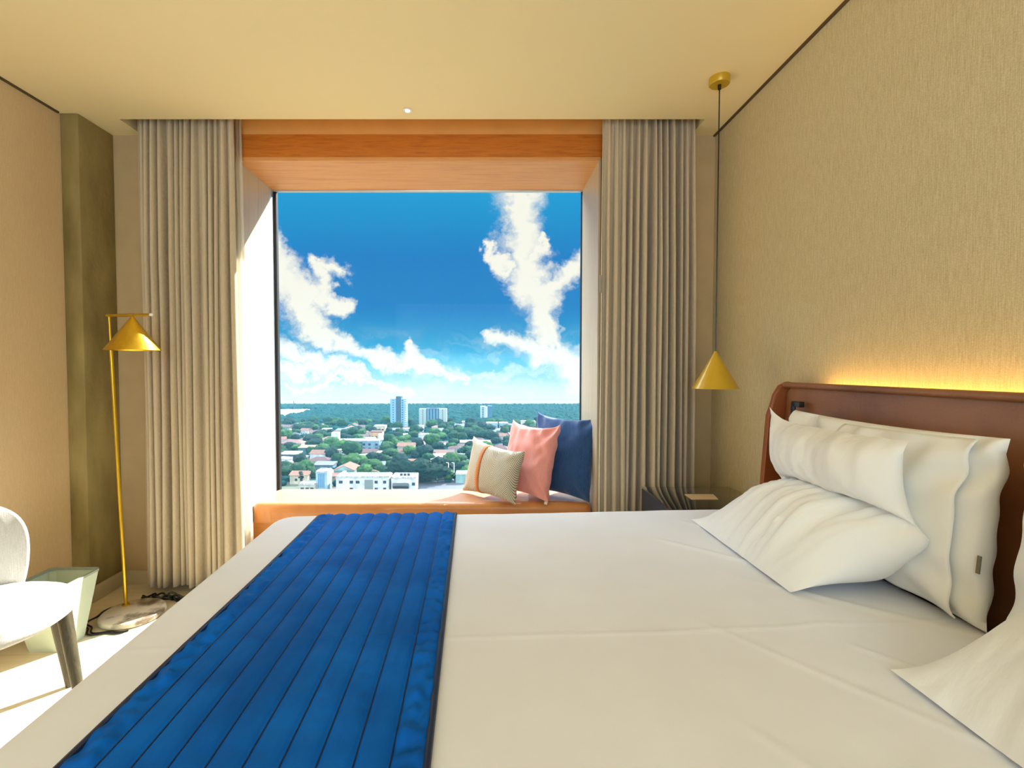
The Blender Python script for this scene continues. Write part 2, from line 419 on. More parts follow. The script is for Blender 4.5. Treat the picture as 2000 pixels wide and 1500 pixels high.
# window seat
seat = thing('window_seat', 'tan leather window seat cushion filling the window box', 'window seat', ((WX0 + WX1) / 2, (2.93 + YG) / 2, 0))
hs = (WX1 - WX0) / 2 - .004; hd = (YG - 2.93) / 2 - .004
link('seat_pad', soft_slab(hs, hd, .05, .045, .462, .34, lambda x, y: .004 * nz3(x * 3, y * 5, 2)), M_leather, seat)
link('seat_base', B((-hs, -hd + .01, 0), (hs, hd, .34), .004), wood('seat_panel_wood', (200, 132, 66), (176, 104, 44), 0, .4, 3), seat)

# ------------------------------------------------------------------ cushions
def cushion_surf(wd, ht, th, k=.10, seed=0, wr=.006, pexp=.42, slant=0, ears=0):
    """front and back surface of an upright cushion in local XZ, base at z=0, thickness along Y; u, v in -1..1"""
    def f(u, v, sgn):
        x = wd / 2 * u * (1 - k * (1 - v * v) * abs(u) ** 1.5); z = ht / 2 * v * (1 - k * (1 - u * u) * abs(v) ** 1.5)
        z += ears * abs(u) ** 8 * max(0, v) ** 4 - slant * u * (v + 1) / 2
        pr = max(0, (1 - u * u) * (1 - v * v)) ** pexp; cl = min(1, pr * 2.2)
        w_ = wr * (nz3(u * 2.2 + seed, v * 2.2, sgn * 3) + .7 * nz3(u * 5 + seed, v * 3.5, sgn * 5 + seed)) * cl
        # tension folds running in from the corners and down from the top seam
        c = max(0, abs(u * v) - .12); w_ += wr * 1.6 * c * math.sin(11 * (abs(u) - abs(v)) + seed) * min(1, pr * 4)
        w_ += wr * 1.5 * max(0, v - .35) * math.sin(13 * u + 3 * nz3(u * 2, v, seed) + 4 * v) * min(1, pr * 4)
        return Vector((x, sgn * (th / 2 * pr) + w_, z + ht / 2))
    return f
def cushion_bm(*a, n=44, **kw):
    S_ = cushion_surf(*a, **kw); bm = bmesh.new(); V = {}
    def vert(s, i, j):
        key = (0 if (i in (0, n) or j in (0, n)) else s, i, j)
        if key not in V:
            u = .65 * -math.cos(PI * i / n) + .35 * (2 * i / n - 1); v = .65 * -math.cos(PI * j / n) + .35 * (2 * j / n - 1)
            V[key] = bm.verts.new(S_(u, v, -1 if key[0] else 1))
        return V[key]
    for s in (0, 1):
        for i in range(n):
            for j in range(n):
                f = (vert(s, i, j), vert(s, i + 1, j), vert(s, i + 1, j + 1), vert(s, i, j + 1))
                bm.faces.new(f if s else f[::-1])
    return bm
def place_cushion(o, a, b, lean, z=.465, up=None):
    """a, b: the plan positions of the two bottom corners; lean: backward tilt away from the viewer"""
    a = Vector(a); b = Vector(b); c = (a + b) / 2; ang = math.atan2(b.y - a.y, b.x - a.x)
    o.matrix_world = Matrix.Translation((c.x, c.y, z)) @ Matrix.Rotation(ang, 4, 'Z') @ Matrix.Rotation(lean, 4, 'X')
nav = link('scatter_cushion', cushion_bm(.48, .51, .16, .09, seed=3, ears=.02, wr=.008), M_navy)
tag(nav, 'large navy blue cushion leaning in the right corner of the window seat', 'cushion', 'cushions on the window seat')
place_cushion(nav, (.30, 3.22), (.60, 2.93), math.radians(-12), .472)
pk = link('scatter_cushion', cushion_bm(.41, .465, .16, .11, seed=8, wr=.012, ears=.015), M_pink)
tag(pk, 'salmon pink cushion between the chevron and navy cushions', 'cushion', 'cushions on the window seat')
place_cushion(pk, (.10, 3.20), (.365, 2.91), math.radians(-14), .472)
link('care_label', B((.18, -.004, -.012), (.20, .002, .004)), M_white, pk)
ch = link('scatter_cushion', cushion_bm(.47, .335, .15, .12, seed=5, wr=.004, slant=.022, ears=.012), M_chev)
tag(ch, 'small beige chevron cushion with a tan leather strap', 'cushion', 'cushions on the window seat')
place_cushion(ch, (-.15, 3.19), (.165, 2.87), math.radians(-16), .472)
def strap_fn():
    bm = bmesh.new(); n = 40; ring = []
    for j in range(n):
        a = 2 * PI * j / n; v = math.sin(a); vv = max(-1, min(1, v))
        pr = max(0, (1 - .12 ** 2) * (1 - vv * vv)) ** .42
        y = math.copysign(.075 * pr + .004, math.cos(a)) if abs(math.cos(a)) > .02 else 0
        z = .1675 + vv * (.1675 * (1 - .12) + .004) + .022 * .25 * (vv + 1) / 2
        ring.append([bm.verts.new((x, y, z)) for x in (-.075, -.045)])
    for j in range(n):
        r0, r1 = ring[j], ring[(j + 1) % n]; bm.faces.new((r0[0], r0[1], r1[1], r1[0]))
    return bm
st = link('strap', strap_fn(), M_strap, ch); st['label'] = 'tan leather strap'
so = st.modifiers.new('thick', 'SOLIDIFY'); so.thickness = .003

# ------------------------------------------------------------------ curtains
def curtain_bm(x0, x1, Y, z0, z1, nf, amp, seed, dark=None, flare=0, topamp=.35):
    rnd = random.Random(seed); ph = [rnd.uniform(-.5, .5) for _ in range(nf + 2)]; am = [rnd.uniform(.4, 1.25) for _ in range(nf + 2)]
    if dark:
        for d in dark: am[d] = 1.7
    per = 18; nu = nf * per; nv = 40
    def fn(u, v):
        s = nf * (u + .022 * math.sin(2 * PI * u * 2.3 + seed) * u * (1 - u) * 4 + .012 * math.sin(2 * PI * u * 5.1 + seed * 2) * u * (1 - u) * 4); s = min(max(s, 0), nf); k = int(min(s, nf - 1e-6)); fr = s - k
        zz = z0 + (z1 - z0) * v
        a0, a1 = am[k], am[k + 1]; A = amp * (a0 + (a1 - a0) * fr)
        t = 1 - v  # 0 at the heading
        grow = topamp + (1 - topamp) * min(1, t * 3.2) ** .7
        wav = math.sin(2 * PI * s + .5 * ph[k] * (1 - fr) + .5 * ph[k + 1] * fr)
        x = x0 + (x1 - x0) * u - (x1 - x0) / nf * .105 * math.sin(4 * PI * s) * grow
        x += .012 * nz3(s * .55, t * 1.6, seed) * t + .008 * nz3(s * 1.3, t * 2.5, seed + 4) * t
        x += flare * t * (u - .5)
        y = Y + A * wav * grow + .018 * nz3(s * .8, t * 1.5, seed + 9) * t
        y += .008 * math.sin(4 * PI * s + 1.0 + ph[k]) * max(0, v - .75) / .25
        return (x, y, zz)
    return gridmesh(fn, nu, nv)
def curtain(name, label, *a, m=M_curt, group=None, **k):
    o = link(name, curtain_bm(*a, **k), m, angle=180); tag(o, label, 'curtain', group)
    if m is M_curt:
        s = o.modifiers.new('thick', 'SOLIDIFY'); s.thickness = .003
    return o
curtain('curtain', 'long beige curtain gathered left of the window beside the floor lamp', -1.955, -1.50, 2.765, .045, ZC + .12, 12, .050, 11, dark=[8], flare=-.03)
curtain('curtain', 'narrow beige curtain edge hanging against the left window jamb', -1.490, -1.41, 2.745, .045, ZC + .12, 2, .030, 5, flare=.05)
curtain('curtain', 'smooth beige curtain panel covering the right window jamb', .650, .775, 2.745, .045, ZC + .12, 3, .026, 21, flare=.01)
curtain('curtain', 'beige pinch pleated curtain gathered right of the window behind the nightstand', .785, 1.165, 2.765, .045, ZC + .12, 10, .050, 31, dark=[4, 5, 7], flare=.05)
curtain('sheer_curtain', 'sunlit white sheer curtain beside the left end of the window seat', -1.50, -1.40, 2.822, .05, ZC + .1, 5, .014, 44, m=M_sheer, flare=.07)
o = link('curtain_weight', B((.630, 2.715, 1.70), (.640, 2.725, 1.80), .003), mat('grey_plastic', (150, 146, 138), .5)); tag(o, 'small grey pull clipped on the right curtain edge', 'curtain pull')

# ------------------------------------------------------------------ bed
PHI = math.radians(3.0)
FL = Vector((-.862, 1.985)); HX, HY = .995, .98
BC = Vector((FL.x + HX * math.cos(PHI) + HY * math.sin(PHI), FL.y + HX * math.sin(PHI) - HY * math.cos(PHI)))
BT = .68
bed = thing('bed', 'wide bed made up with smooth white sheets', 'bed', (BC.x, BC.y, 0), PHI)
def sheet_h(x, y):
    h = .006 * nz3(x * 1.6, y * 1.6, 1) + .0015 * nz3(x * 7, y * 2.2, 6)
    h += .0022 * math.exp(-((y - .02 - .015 * x) / .006) ** 2) * (1 if x > -.35 else .5)
    for (ax, ay, bx, by, hh, sg) in ((.60, -.05, .80, -.30, .004, .008), (.45, .62, .75, .30, .005, .012), (.62, .80, .80, .55, .005, .010), (.30, .10, .75, -.55, .0025, .010), (.55, .30, .95, -.05, .004, .015), (.2, -.2, .5, -.75, .002, .012)):
        dx, dy = bx - ax, by - ay; L2 = dx * dx + dy * dy; t = ((x - ax) * dx + (y - ay) * dy) / L2
        if -.1 < t < 1.1: h += hh * math.exp(-(((x - ax) * dy - (y - ay) * dx) / math.sqrt(L2) / sg) ** 2) * max(0, math.sin(PI * min(1, max(0, t)))) ** .5
    h += .010 * math.exp(-((x - .55 - .35 * (y + .1)) / .05) ** 2) * max(0, nz3(x * 2, y * 6, 9))
    return h
link('bed_sheet', soft_slab(HX, HY, .10, .045, BT, .36, sheet_h, 250, 250), M_sheet, bed)
link('bed_base', B((-HX + .02, -HY + .02, .06), (HX - .02, HY - .02, .36), .01), mat('base_cloth', (120, 110, 98), .9), bed)
for sx in (-1, 1):
    for sy in (-1, 1):
        link('leg', tube(bmesh.new(), [(sx * (HX - .15), sy * (HY - .15), 0), (sx * (HX - .15), sy * (HY - .15), .065)], .025), M_black, bed)

# blue runner across the foot of the bed
def runner():
    x0, x1 = -.672, -.128; nc = 10; L = 1.93
    RP = math.radians(1.7)
    root = thing('bed_runner', 'blue quilted bed runner laid across the foot of the bed', 'bed runner', (0, 0, 0))
    piv = Vector((-.40, 1.96))
    yfar = 1.965
    def surf(x, s, lift):
        """s = distance from the far edge of the bed along the runner (negative: hanging down the far side)"""
        r = .055
        if s >= r: y, z, ny, nzv = -s, 0, 0, 1
        elif s > r - r * PI / 2:
            a = (r - s) / r; y = -r + r * math.sin(a); z = -r + r * math.cos(a); ny, nzv = math.sin(a), math.cos(a)
        else: y = 0; z = -r + (s - (r - r * PI / 2)); ny, nzv = 1, 0
        X = x - (-.40); Y = y + ny * lift
        c, sn = math.cos(RP), math.sin(RP)
        bx = -.40 + X * c - Y * sn + .0; by = yfar + X * sn + Y * c + .037 + X * .03
        # height of the sheet under it
        q = Vector((bx, by)) - BC; lx = q.x * math.cos(PHI) + q.y * math.sin(PHI); ly = -q.x * math.sin(PHI) + q.y * math.cos(PHI)
        return Vector((bx, by, BT + sheet_h(lx, ly) * (1 if s > r else 0) + z + nzv * lift + .003))
    def fn(u, v):
        xx = x0 + (x1 - x0) * u; s = -.30 + (L + .30) * v
        c = u * nc; k = int(min(c, nc - 1e-5)); fr = c - k
        puff = (max(0, math.sin(PI * fr))) ** .42
        lift = .003 + .009 * puff
        edge = k in (0, nc - 1)
        A = .0085 if edge else .0022
        lift += A * puff * nz3(s * (34 if edge else 14), fr * 2.2 + k, k * 3.1) * (1.6 if edge else 1)
        lift += .004 * puff * max(0, nz3(s * 5 + k * .4, xx * 6, 4)) * nz3(s * 38, fr * 3 + k, 7)
        if u in (0, 1): lift = .0
        return surf(xx, s, lift)
    o = link('quilt', gridmesh(fn, nc * 10, 560), M_blue, root, angle=180)
    bm = bmesh.new()
    for xx in (x0, x1):
        tube(bm, [surf(xx, -.30 + (L + .30) * k / 160, .004) for k in range(161)], .0065, 8)
    p = link('piping', bm, M_bluep, root); p['label'] = 'dark navy edge piping'
    # stitch lines
    bm = bmesh.new()
    for k in range(1, nc):
        tube(bm, [surf(x0 + (x1 - x0) * k / nc, -.30 + (L + .30) * i / 160, .0045) for i in range(161)], .0014, 6)
    p = link('stitching', bm, M_bluep, root); p['label'] = 'dark quilting seams'
runner()

# ------------------------------------------------------------------ pillows
def polypath(pts):
    """smooth profile through (X, Z) points, by arc length"""
    P = [Vector(p) for p in pts]; out = []
    for i in range(len(P) - 1):
        p0 = P[max(i - 1, 0)]; p1 = P[i]; p2 = P[i + 1]; p3 = P[min(i + 2, len(P) - 1)]
        for k in range(12):
            t = k / 12
            out.append(.5 * ((2 * p1) + (p2 - p0) * t + (2 * p0 - 5 * p1 + 4 * p2 - p3) * t * t + (3 * p1 - p0 - 3 * p2 + p3) * t ** 3))
    out.append(P[-1]); return out
def bent_pillow(label, y0, y1, dx=0, seed=0, nm='pillow', slide=.155, top=.105):
    """soft pillow slumped over a crease: the lower half spreads on the bed, the upper half stands"""
    front = polypath([(.805, .688), (.835, .775), (.905, .880), (.99, .920), (1.025, .925), (.975, .938), (.952, .99), (.972, 1.06), (1.035, 1.10)])
    back = polypath([(.805, .688), (.93, .689), (1.05, .70), (1.07, .76), (1.08, .82), (1.09, .90), (1.09, .97), (1.078, 1.04), (1.035, 1.10)])
    n = len(front) - 1; m = 60; bm = bmesh.new(); Vt = {}
    W_ = y1 - y0
    def pos(side, i, j):
        v = i / n; u = 2 * j / m - 1
        mid = (front[i] + back[i]) / 2
        pr = max(0, 1 - abs(u) ** 3.2) ** .62
        p = (front[i] if side == 0 else back[i]); q = mid + (p - mid) * pr
        lower = v < .5; tt = v * 2 if lower else (v - .5) * 2
        # the ends draw in between corners
        pull = .035 * math.sin(PI * tt) * abs(u) ** 2 if not lower else .03 * math.sin(PI * tt) * abs(u) ** 2
        if abs(tt - (1 if lower else 0)) < 1e-6: pull = 0
        sh = -slide * math.sin(PI / 2 * tt) if lower else -slide + (slide - top) * tt     # the crease has slid towards the viewer
        wd_ = W_ * (1 - .09 * min(1, v * 2)) * (1 + (.03 * (2 * v - 1) if not lower else 0))
        Y = (y0 + y1) / 2 + sh + wd_ / 2 * u * (1 - pull / (W_ / 2))
        Z = q.y; X = q.x
        # corner ears: upper corners lifted, top edge sags between them
        if v > .8: Z += .035 * (v - .8) / .2 * ((max(0, u) ** 5 * 1.3 + .25 * max(0, -u) ** 6) - .12)
        if v < .12: Z = max(Z, .686)
        # folds
        am = pr * (.35 + .65 * math.sin(PI * min(1, max(0, v))))
        q_ = u - .35 * v; fl = .026 * nz3(q_ * 3.0 + seed, v * 1.8, seed) + .016 * nz3(q_ * 7 + seed, v * 3.0, 5 + seed)
        if lower:
            for c_, s_, h_ in ((-.10, .045, .020), (.12, .035, .012), (-.38, .05, .016), (.42, .05, .012)): fl += h_ * math.exp(-((u - c_ - .25 * (tt - .5) * (-c_ * 2)) / s_) ** 2) * math.sin(PI * min(1, tt * 1.1)) ** 1.5
        rg = nz3(q_ * 9 + seed * 3, v * 4, 1); fl += .018 * max(0, .20 - abs(rg)) / .20 * (.5 + nz3(u * 3, v * 3, seed + 8))
        fl *= am
        if side == 0: X -= fl * .6; Z += fl * .6
        return Vector((X + dx, Y, max(Z, .684)))
    def vt(s, i, j):
        key = (0 if (i in (0, n) or j in (0, m)) else s, i, j)
        if key not in Vt: Vt[key] = bm.verts.new(pos(*key))
        return Vt[key]
    for s in (0, 1):
        for i in range(n):
            for j in range(m):
                f = (vt(s, i, j), vt(s, i + 1, j), vt(s, i + 1, j + 1), vt(s, i, j + 1))
                bm.faces.new(f if s else f[::-1])
    o = link(nm, bm, M_pill, angle=75); tag(o, label, 'pillow', 'white pillows on the bed'); return o
bent_pillow('slumped white pillow in front of the large upright one, nearest the nightstand', 1.27, 1.90, 0, 2)
bent_pillow('slumped white pillow cut off by the lower right edge of the photo', .31, .94, -.01, 6, slide=.03, top=.0)
def tall_pillow(label, y0, y1, seed, flap):
    wd = y1 - y0; kw = dict(seed=seed, wr=.011)
    o = link('pillow', cushion_bm(wd, .44, .17, .045, n=56, **kw), M_pill, angle=75); tag(o, label, 'pillow', 'white pillows on the bed')
    # local x runs along -Y so that the face (local -Y) looks towards the room
    o.matrix_world = Matrix.Translation((1.125, (y0 + y1) / 2, .686)) @ Matrix.Rotation(-PI / 2, 4, 'Z') @ Matrix.Rotation(math.radians(-5), 4, 'X')
    if flap:
        # the pillowcase ends in a hem short of the pillow's own end
        S_ = cushion_surf(wd, .44, .17, .045, **kw)
        def fn(a, c):
            u = -.2 + 1.10 * a; v = -.94 + 1.88 * c; u += .012 * math.sin(3 * c + .5) * a
            p = S_(u, v, -1); p.y -= .0015 + .016 * a ** 4; p.z += .004 * a * (2 * c - 1); return p
        f = link('pillowcase_flap', gridmesh(fn, 40, 50), M_pill, o, angle=180)
        s = f.modifiers.new('thick', 'SOLIDIFY'); s.thickness = .004; s.offset = 0
        link('care_label', B((wd / 2 - .012, -.030, .13), (wd / 2 - .004, -.027, .17)), mat('grey_label', (120, 112, 96), .8), o)
    return o
tall_pillow('large upright white pillow leaning on the headboard behind the slumped one', 1.075, 1.83, 4, True)
tall_pillow('upright white pillow at the right photo edge against the headboard', .30, 1.035, 9, False)

# ------------------------------------------------------------------ headboard
def headboard():
    root = thing('headboard', 'brown leather headboard with rounded top on the right wall', 'headboard', (0, 0, 0))
    ye, yn = 2.085, -.05
    # outer shell section in (depth from wall, height), leaning back to the wall at its top
    def face_bm(ya, yb, xin_top, xin_bot, th_top, th_bot, z0, z1, rr):
        bm = bmesh.new(); pr = []
        fx = lambda z: xin_bot + (xin_top - xin_bot) * (z - z0) / (z1 - z0)
        for k in range(9): z = z0 + (z1 - rr - z0) * k / 8; pr.append((fx(z), z))
        for k in range(1, 8):
            a = PI * k / 8; c = fx(z1 - rr) + rr
            pr.append((c - rr * math.cos(a), z1 - rr + rr * math.sin(a)))
        c = fx(z1 - rr) + 2 * rr
        for k in range(9): z = z1 - rr - (z1 - rr - z0) * k / 8; pr.append((c, z))
        ny = 60; rings = []
        for j in range(ny + 1):
            y = ya + (yb - ya) * j / ny; e = min(j, ny - j) / ny * (abs(yb - ya)); q = 1 if e > .03 else math.sqrt(max(0, 1 - ((.03 - e) / .03) ** 2)) * .4 + .6
            cx = c; top = z1 - (1 - q) * .09
            rings.append([bm.verts.new((x, y, min(z, top) if z > z1 - .12 else z)) for x, z in pr])
        for a, b in zip(rings, rings[1:]):
            for i in range(len(pr)): bm.faces.new((a[i], a[(i + 1) % len(pr)], b[(i + 1) % len(pr)], b[i]))
        bm.faces.new(rings[0]); bm.faces.new(rings[-1][::-1]); return bm
    link('headboard_pad', face_bm(yn, ye - .035, 1.268, 1.232, 0, 0, .30, 1.215, .012), M_hleather, root, angle=50)
    # the side wing folds forward of the pad
    bm = bmesh.new()
    pts = [(1.175, .30), (1.180, .80), (1.200, 1.08), (1.222, 1.17), (1.245, 1.208), (1.28, 1.225), (1.30, 1.222), (1.30, .30)]
    a = [bm.verts.new((x, ye, z)) for x, z in pts]; b = [bm.verts.new((x, ye - .03, z)) for x, z in pts]
    bm.faces.new(a); bm.faces.new(b[::-1])
    for i in range(len(pts)): j = (i + 1) % len(pts); bm.faces.new((a[i], a[j], b[j], b[i]))
    bmesh.ops.bevel(bm, geom=[e for e in bm.edges if abs(e.verts[0].co.y - e.verts[1].co.y) < .001], offset=.007, segments=3, affect='EDGES')
    wg = link('side_wing', bm, mat('wing_leather', (156, 88, 40), .4, col2=(136, 72, 32), bump=.12, bscale=140), root, angle=60); wg['label'] = 'orange-tan leather side wing'
    bm = bmesh.new()
    tube(bm, [(1.262, yn, 1.212), (1.262, ye - .05, 1.212), (1.262, ye - .03, 1.212)], .012, 14)
    link('top_roll', bm, M_hleather, root)
    # warm strip light behind its top edge
    s = link('strip_light', B((1.300, .0, 1.150), (1.308, 1.88, 1.158)), mat('strip_led', (255, 190, 90), .5, emit=(255, 190, 80), es=8), root, smooth=False)
    s['label'] = 'glowing amber strip light'
headboard()
lamp('headboard_glow', 'AREA', (1.300, .95, 1.17), 5.0, (1.0, .60, .16), (PI, 0, 0), shape='RECTANGLE', size=.02, size_y=1.85)
# small black reading light
rl = thing('reading_light', 'small black reading light mounted at the far end of the headboard', 'reading light', (1.235, 1.93, 1.0))
link('mount', B((-.012, -.03, .128), (.010, .02, .150), .002), M_black, rl)
link('stem', B((-.016, -.006, -.02), (-.008, .016, .130), .002), M_black, rl)

# ------------------------------------------------------------------ nightstand, card
ns = thing('nightstand', 'black nightstand with glossy glass top between curtain and bed', 'nightstand', (0, 0, 0))
nx0, nx1, ny0, ny1, nzt = .842, 1.318, 2.16, 2.62, .640
link('carcass', B((nx0, ny0, .12), (nx1, ny1, nzt - .008), .003), mat('dark_veneer', (34, 36, 44), .45), ns)
link('glass_top', B((nx0, ny0, nzt - .008), (nx1, ny1, nzt), .001), M_gloss, ns)
dr = link('drawer', B((nx0 + .015, ny0 - .014, .38), (nx1 - .015, ny0 - .001, nzt - .03), .003), M_black, ns)
link('handle', B((1.02, ny0 - .026, .50), (1.14, ny0 - .014, .51), .002), M_brass, dr)
for x in (nx0 + .03, nx1 - .03):
    for y in (ny0 + .03, ny1 - .03): link('leg', tube(bmesh.new(), [(x, y, 0), (x, y, .125)], .012), M_black, ns)
def card():
    p = [atZ(x, y, nzt + .003) for x, y in ((1337, 965), (1393, 965), (1403, 975), (1351, 975))]
    bm = bmesh.new(); a = [bm.verts.new((v.x, v.y, nzt + .0005)) for v in p]; b = [bm.verts.new((v.x, v.y, nzt + .003)) for v in p]
    bm.faces.new(a[::-1]); bm.faces.new(b)
    for i in range(4): bm.faces.new((a[i], a[(i + 1) % 4], b[(i + 1) % 4], b[i]))
    tag(link('card', bm, M_card, smooth=False), 'small tan card lying on the black nightstand', 'card')
card()

# ------------------------------------------------------------------ pendant
pd = thing('pendant_lamp', 'mustard yellow cone pendant lamp hanging above the nightstand', 'pendant lamp', (1.082, 2.30, ZC))
link('canopy', lathe(bmesh.new(), [(.002, 0), (.045, 0), (.045, -.03), (.042, -.034), (.002, -.034)]), M_ylw, pd)
link('cord_grip', lathe(bmesh.new(), [(.001, -.034), (.008, -.034), (.007, -.055), (.001, -.056)], 20), M_black, pd)
link('cord', tube(bmesh.new(), [(0, 0, -.05), (0, 0, -.7), (0, 0, 1.36 - ZC)], .0028, 8), M_black, pd)
def cone_shade(bm, r, zt, zb, t=.002):
    return lathe(bm, [(.002, zt), (.006, zt), (.008, zt - .006), (r, zb), (r - t, zb), (.006, zt - .012), (.002, zt - .012)], 64)
link('lamp_shade', cone_shade(bmesh.new(), .104, 1.362 - ZC, 1.186 - ZC), M_ylw, pd, angle=50)

# ------------------------------------------------------------------ floor lamp
fl = thing('floor_lamp', 'thin brass floor lamp with cone shade on a round marble base', 'floor lamp', (-1.825, 2.475, 0))
link('lamp_base', lathe(bmesh.new(), [(.01, 0), (.136, 0), (.144, .006), (.146, .016), (.144, .026), (.138, .032), (.01, .032)], 64), M_marble, fl, angle=60)
pb = Vector((-.055, .045, .03)); ptp = Vector((-.100, .045, 1.560))
ptp = atY(213, 616, 2.52) - Vector((-1.825, 2.475, 0)); pb = atZ(246, 1181, .034) - Vector((-1.825, 2.475, 0))
mid = pb.lerp(ptp, .885)
link('pole_foot', lathe(bmesh.new(), [(.001, 0), (.018, 0), (.018, .006), (.001, .007)], 24, pb - Vector((0, 0, .002))), M_brass, fl)
link('pole', tube(bmesh.new(), [pb, mid], .0085), M_brass, fl)
link('upper_pole', tube(bmesh.new(), [mid, ptp], .0055), M_brass, fl)
ae = atY(296, 615, 2.40) - Vector((-1.825, 2.475, 0))
link('arm', tube(bmesh.new(), [ptp + Vector((-.012, 0, 0)), ae], .0075), M_brass, fl)
link('arm_cap', lathe(bmesh.new(), [(.001, -.007), (.007, -.006), (.009, 0), (.007, .006), (.001, .007)], 20, ae + Vector((.002, -.006, 0))), M_white, fl)
sa = ptp.lerp(ae, .56); sa.z -= .004
sh = link('lamp_shade', cone_shade(bmesh.new(), .122, 0, -.172), M_brass, fl, angle=50); sh.location = sa
# flex round the base
bm = bmesh.new(); pts = []
for k in range(40):
    a = math.radians(95 + 210 * k / 39); r = .165 + .012 * math.sin(k * .7)
    pts.append((-1.845 + r * math.cos(a), 2.475 + r * math.sin(a), .005))
tube(bm, pts, .004, 8); pts2 = [(x - .012 * (i / 40), y - .014, .005) for i, (x, y, z) in enumerate(pts)][8:]
tube(bm, pts2, .004, 8)
tag(link('power_cable', bm, M_black), 'black power cable curled around the marble lamp base', 'cable')
bm = bmesh.new(); rn = random.Random(3)
for s in range(7):
    c = Vector((-1.86 + .045 * s + rn.uniform(-.02, .02), 2.66 + rn.uniform(-.02, .02), .012)); pts = []
    for k in range(18):
        a = 2 * PI * k / 15; pts.append(c + Vector((.035 * math.cos(a + s), .018 * math.sin(a + s) , .010 * math.sin(2 * a + s) + .004)))
    tube(bm, pts, .0055, 6)
tube(bm, [(-1.92, 2.67, .006), (-1.80, 2.655, .006), (-1.5, 2.66, .006), (-1.4, 2.69, .006)], .005, 6)
tag(link('cable_bundle', bm, M_black), 'tangled black cables lying on the floor under the left curtain', 'cables')

# ------------------------------------------------------------------ chair
def chair():
    c = Vector((-1.735, 1.615)); f = Vector((.74, -.67)).normalized(); rz = math.atan2(f.y, f.x) + PI / 2  # local -Y faces f
    root = thing('armless_chair', 'light grey felt chair with dark tapered legs at the left wall', 'chair', (c.x, c.y, 0), rz)
    def sfn(bm):
        prof = [(.01, .385), (.20, .388), (.245, .396), (.268, .412), (.275, .430), (.268, .447), (.245, .458), (.18, .464), (.01, .466)]
        lathe(bm, prof, 56)
        for v in bm.verts: v.co.x *= 1.0; v.co.y *= .97
        return bm
    link('seat', sfn(bmesh.new()), M_chair, root, angle=80)
    # curved shell backrest: an arc around the rear of the seat with rounded upper corners
    bm = bmesh.new(); n = 36; mrows = 16; R = .262; ap = math.radians(37)
    def shape(u, v, out):
        z0, top = .43, .765
        hi_ = max(0, (v - .38) / .62); lo_ = max(0, (.38 - v) / .38)
        wdt = max(.06, (1 - hi_ ** 2.5)) ** .5 * (1 - .12 * lo_ ** 2)
        a = ap * (2 * u - 1) * wdt; zz = z0 + (top - z0) * v
        edge = min(1, 6 * min(u, 1 - u, 1 - v + .02)); r = R + ((.020 if out else -.012) - .004) * (.45 + .55 * edge) + .04 * v * v
        return Vector((r * math.sin(a), r * math.cos(a), zz))
    Vv = {}
    def vt(s, i, j):
        if (s, i, j) not in Vv: Vv[(s, i, j)] = bm.verts.new(shape(i / n, j / mrows, s))
        return Vv[(s, i, j)]
    for s in (0, 1):
        for i in range(n):
            for j in range(mrows):
                q = (vt(s, i, j), vt(s, i + 1, j), vt(s, i + 1, j + 1), vt(s, i, j + 1)); bm.faces.new(q)
    for i in range(n):
        bm.faces.new((vt(0, i, 0), vt(0, i + 1, 0), vt(1, i + 1, 0), vt(1, i, 0))); bm.faces.new((vt(0, i, mrows), vt(0, i + 1, mrows), vt(1, i + 1, mrows), vt(1, i, mrows)))
    for j in range(mrows):
        bm.faces.new((vt(0, 0, j), vt(0, 0, j + 1), vt(1, 0, j + 1), vt(1, 0, j))); bm.faces.new((vt(0, n, j), vt(0, n, j + 1), vt(1, n, j + 1), vt(1, n, j)))
    o = link('backrest', bm, M_chair, root, angle=180)
    sb = o.modifiers.new('soft', 'SUBSURF'); sb.levels = 1; sb.render_levels = 2
    top = root.matrix_basis.inverted() @ Vector((-1.545, 1.75, .40)); foot = root.matrix_basis.inverted() @ Vector((-1.435, 1.70, 0))
    for sx in (1, -1):
        for sy in (1, -1):
            a = Vector((abs(top.x) * sx * .95, abs(top.y) * sy if abs(top.y) > .12 else .15 * sy, .40)); b = Vector((abs(foot.x) * sx, (abs(foot.y) if abs(foot.y) > .16 else .2) * sy, 0))
            if sx == math.copysign(1, top.x) and sy == math.copysign(1, top.y): a, b = top, foot
            link('leg', tube(bmesh.new(), [a, a.lerp(b, .5), b], [.024, .019, .013], 16), M_cleg, root, angle=60)
chair()

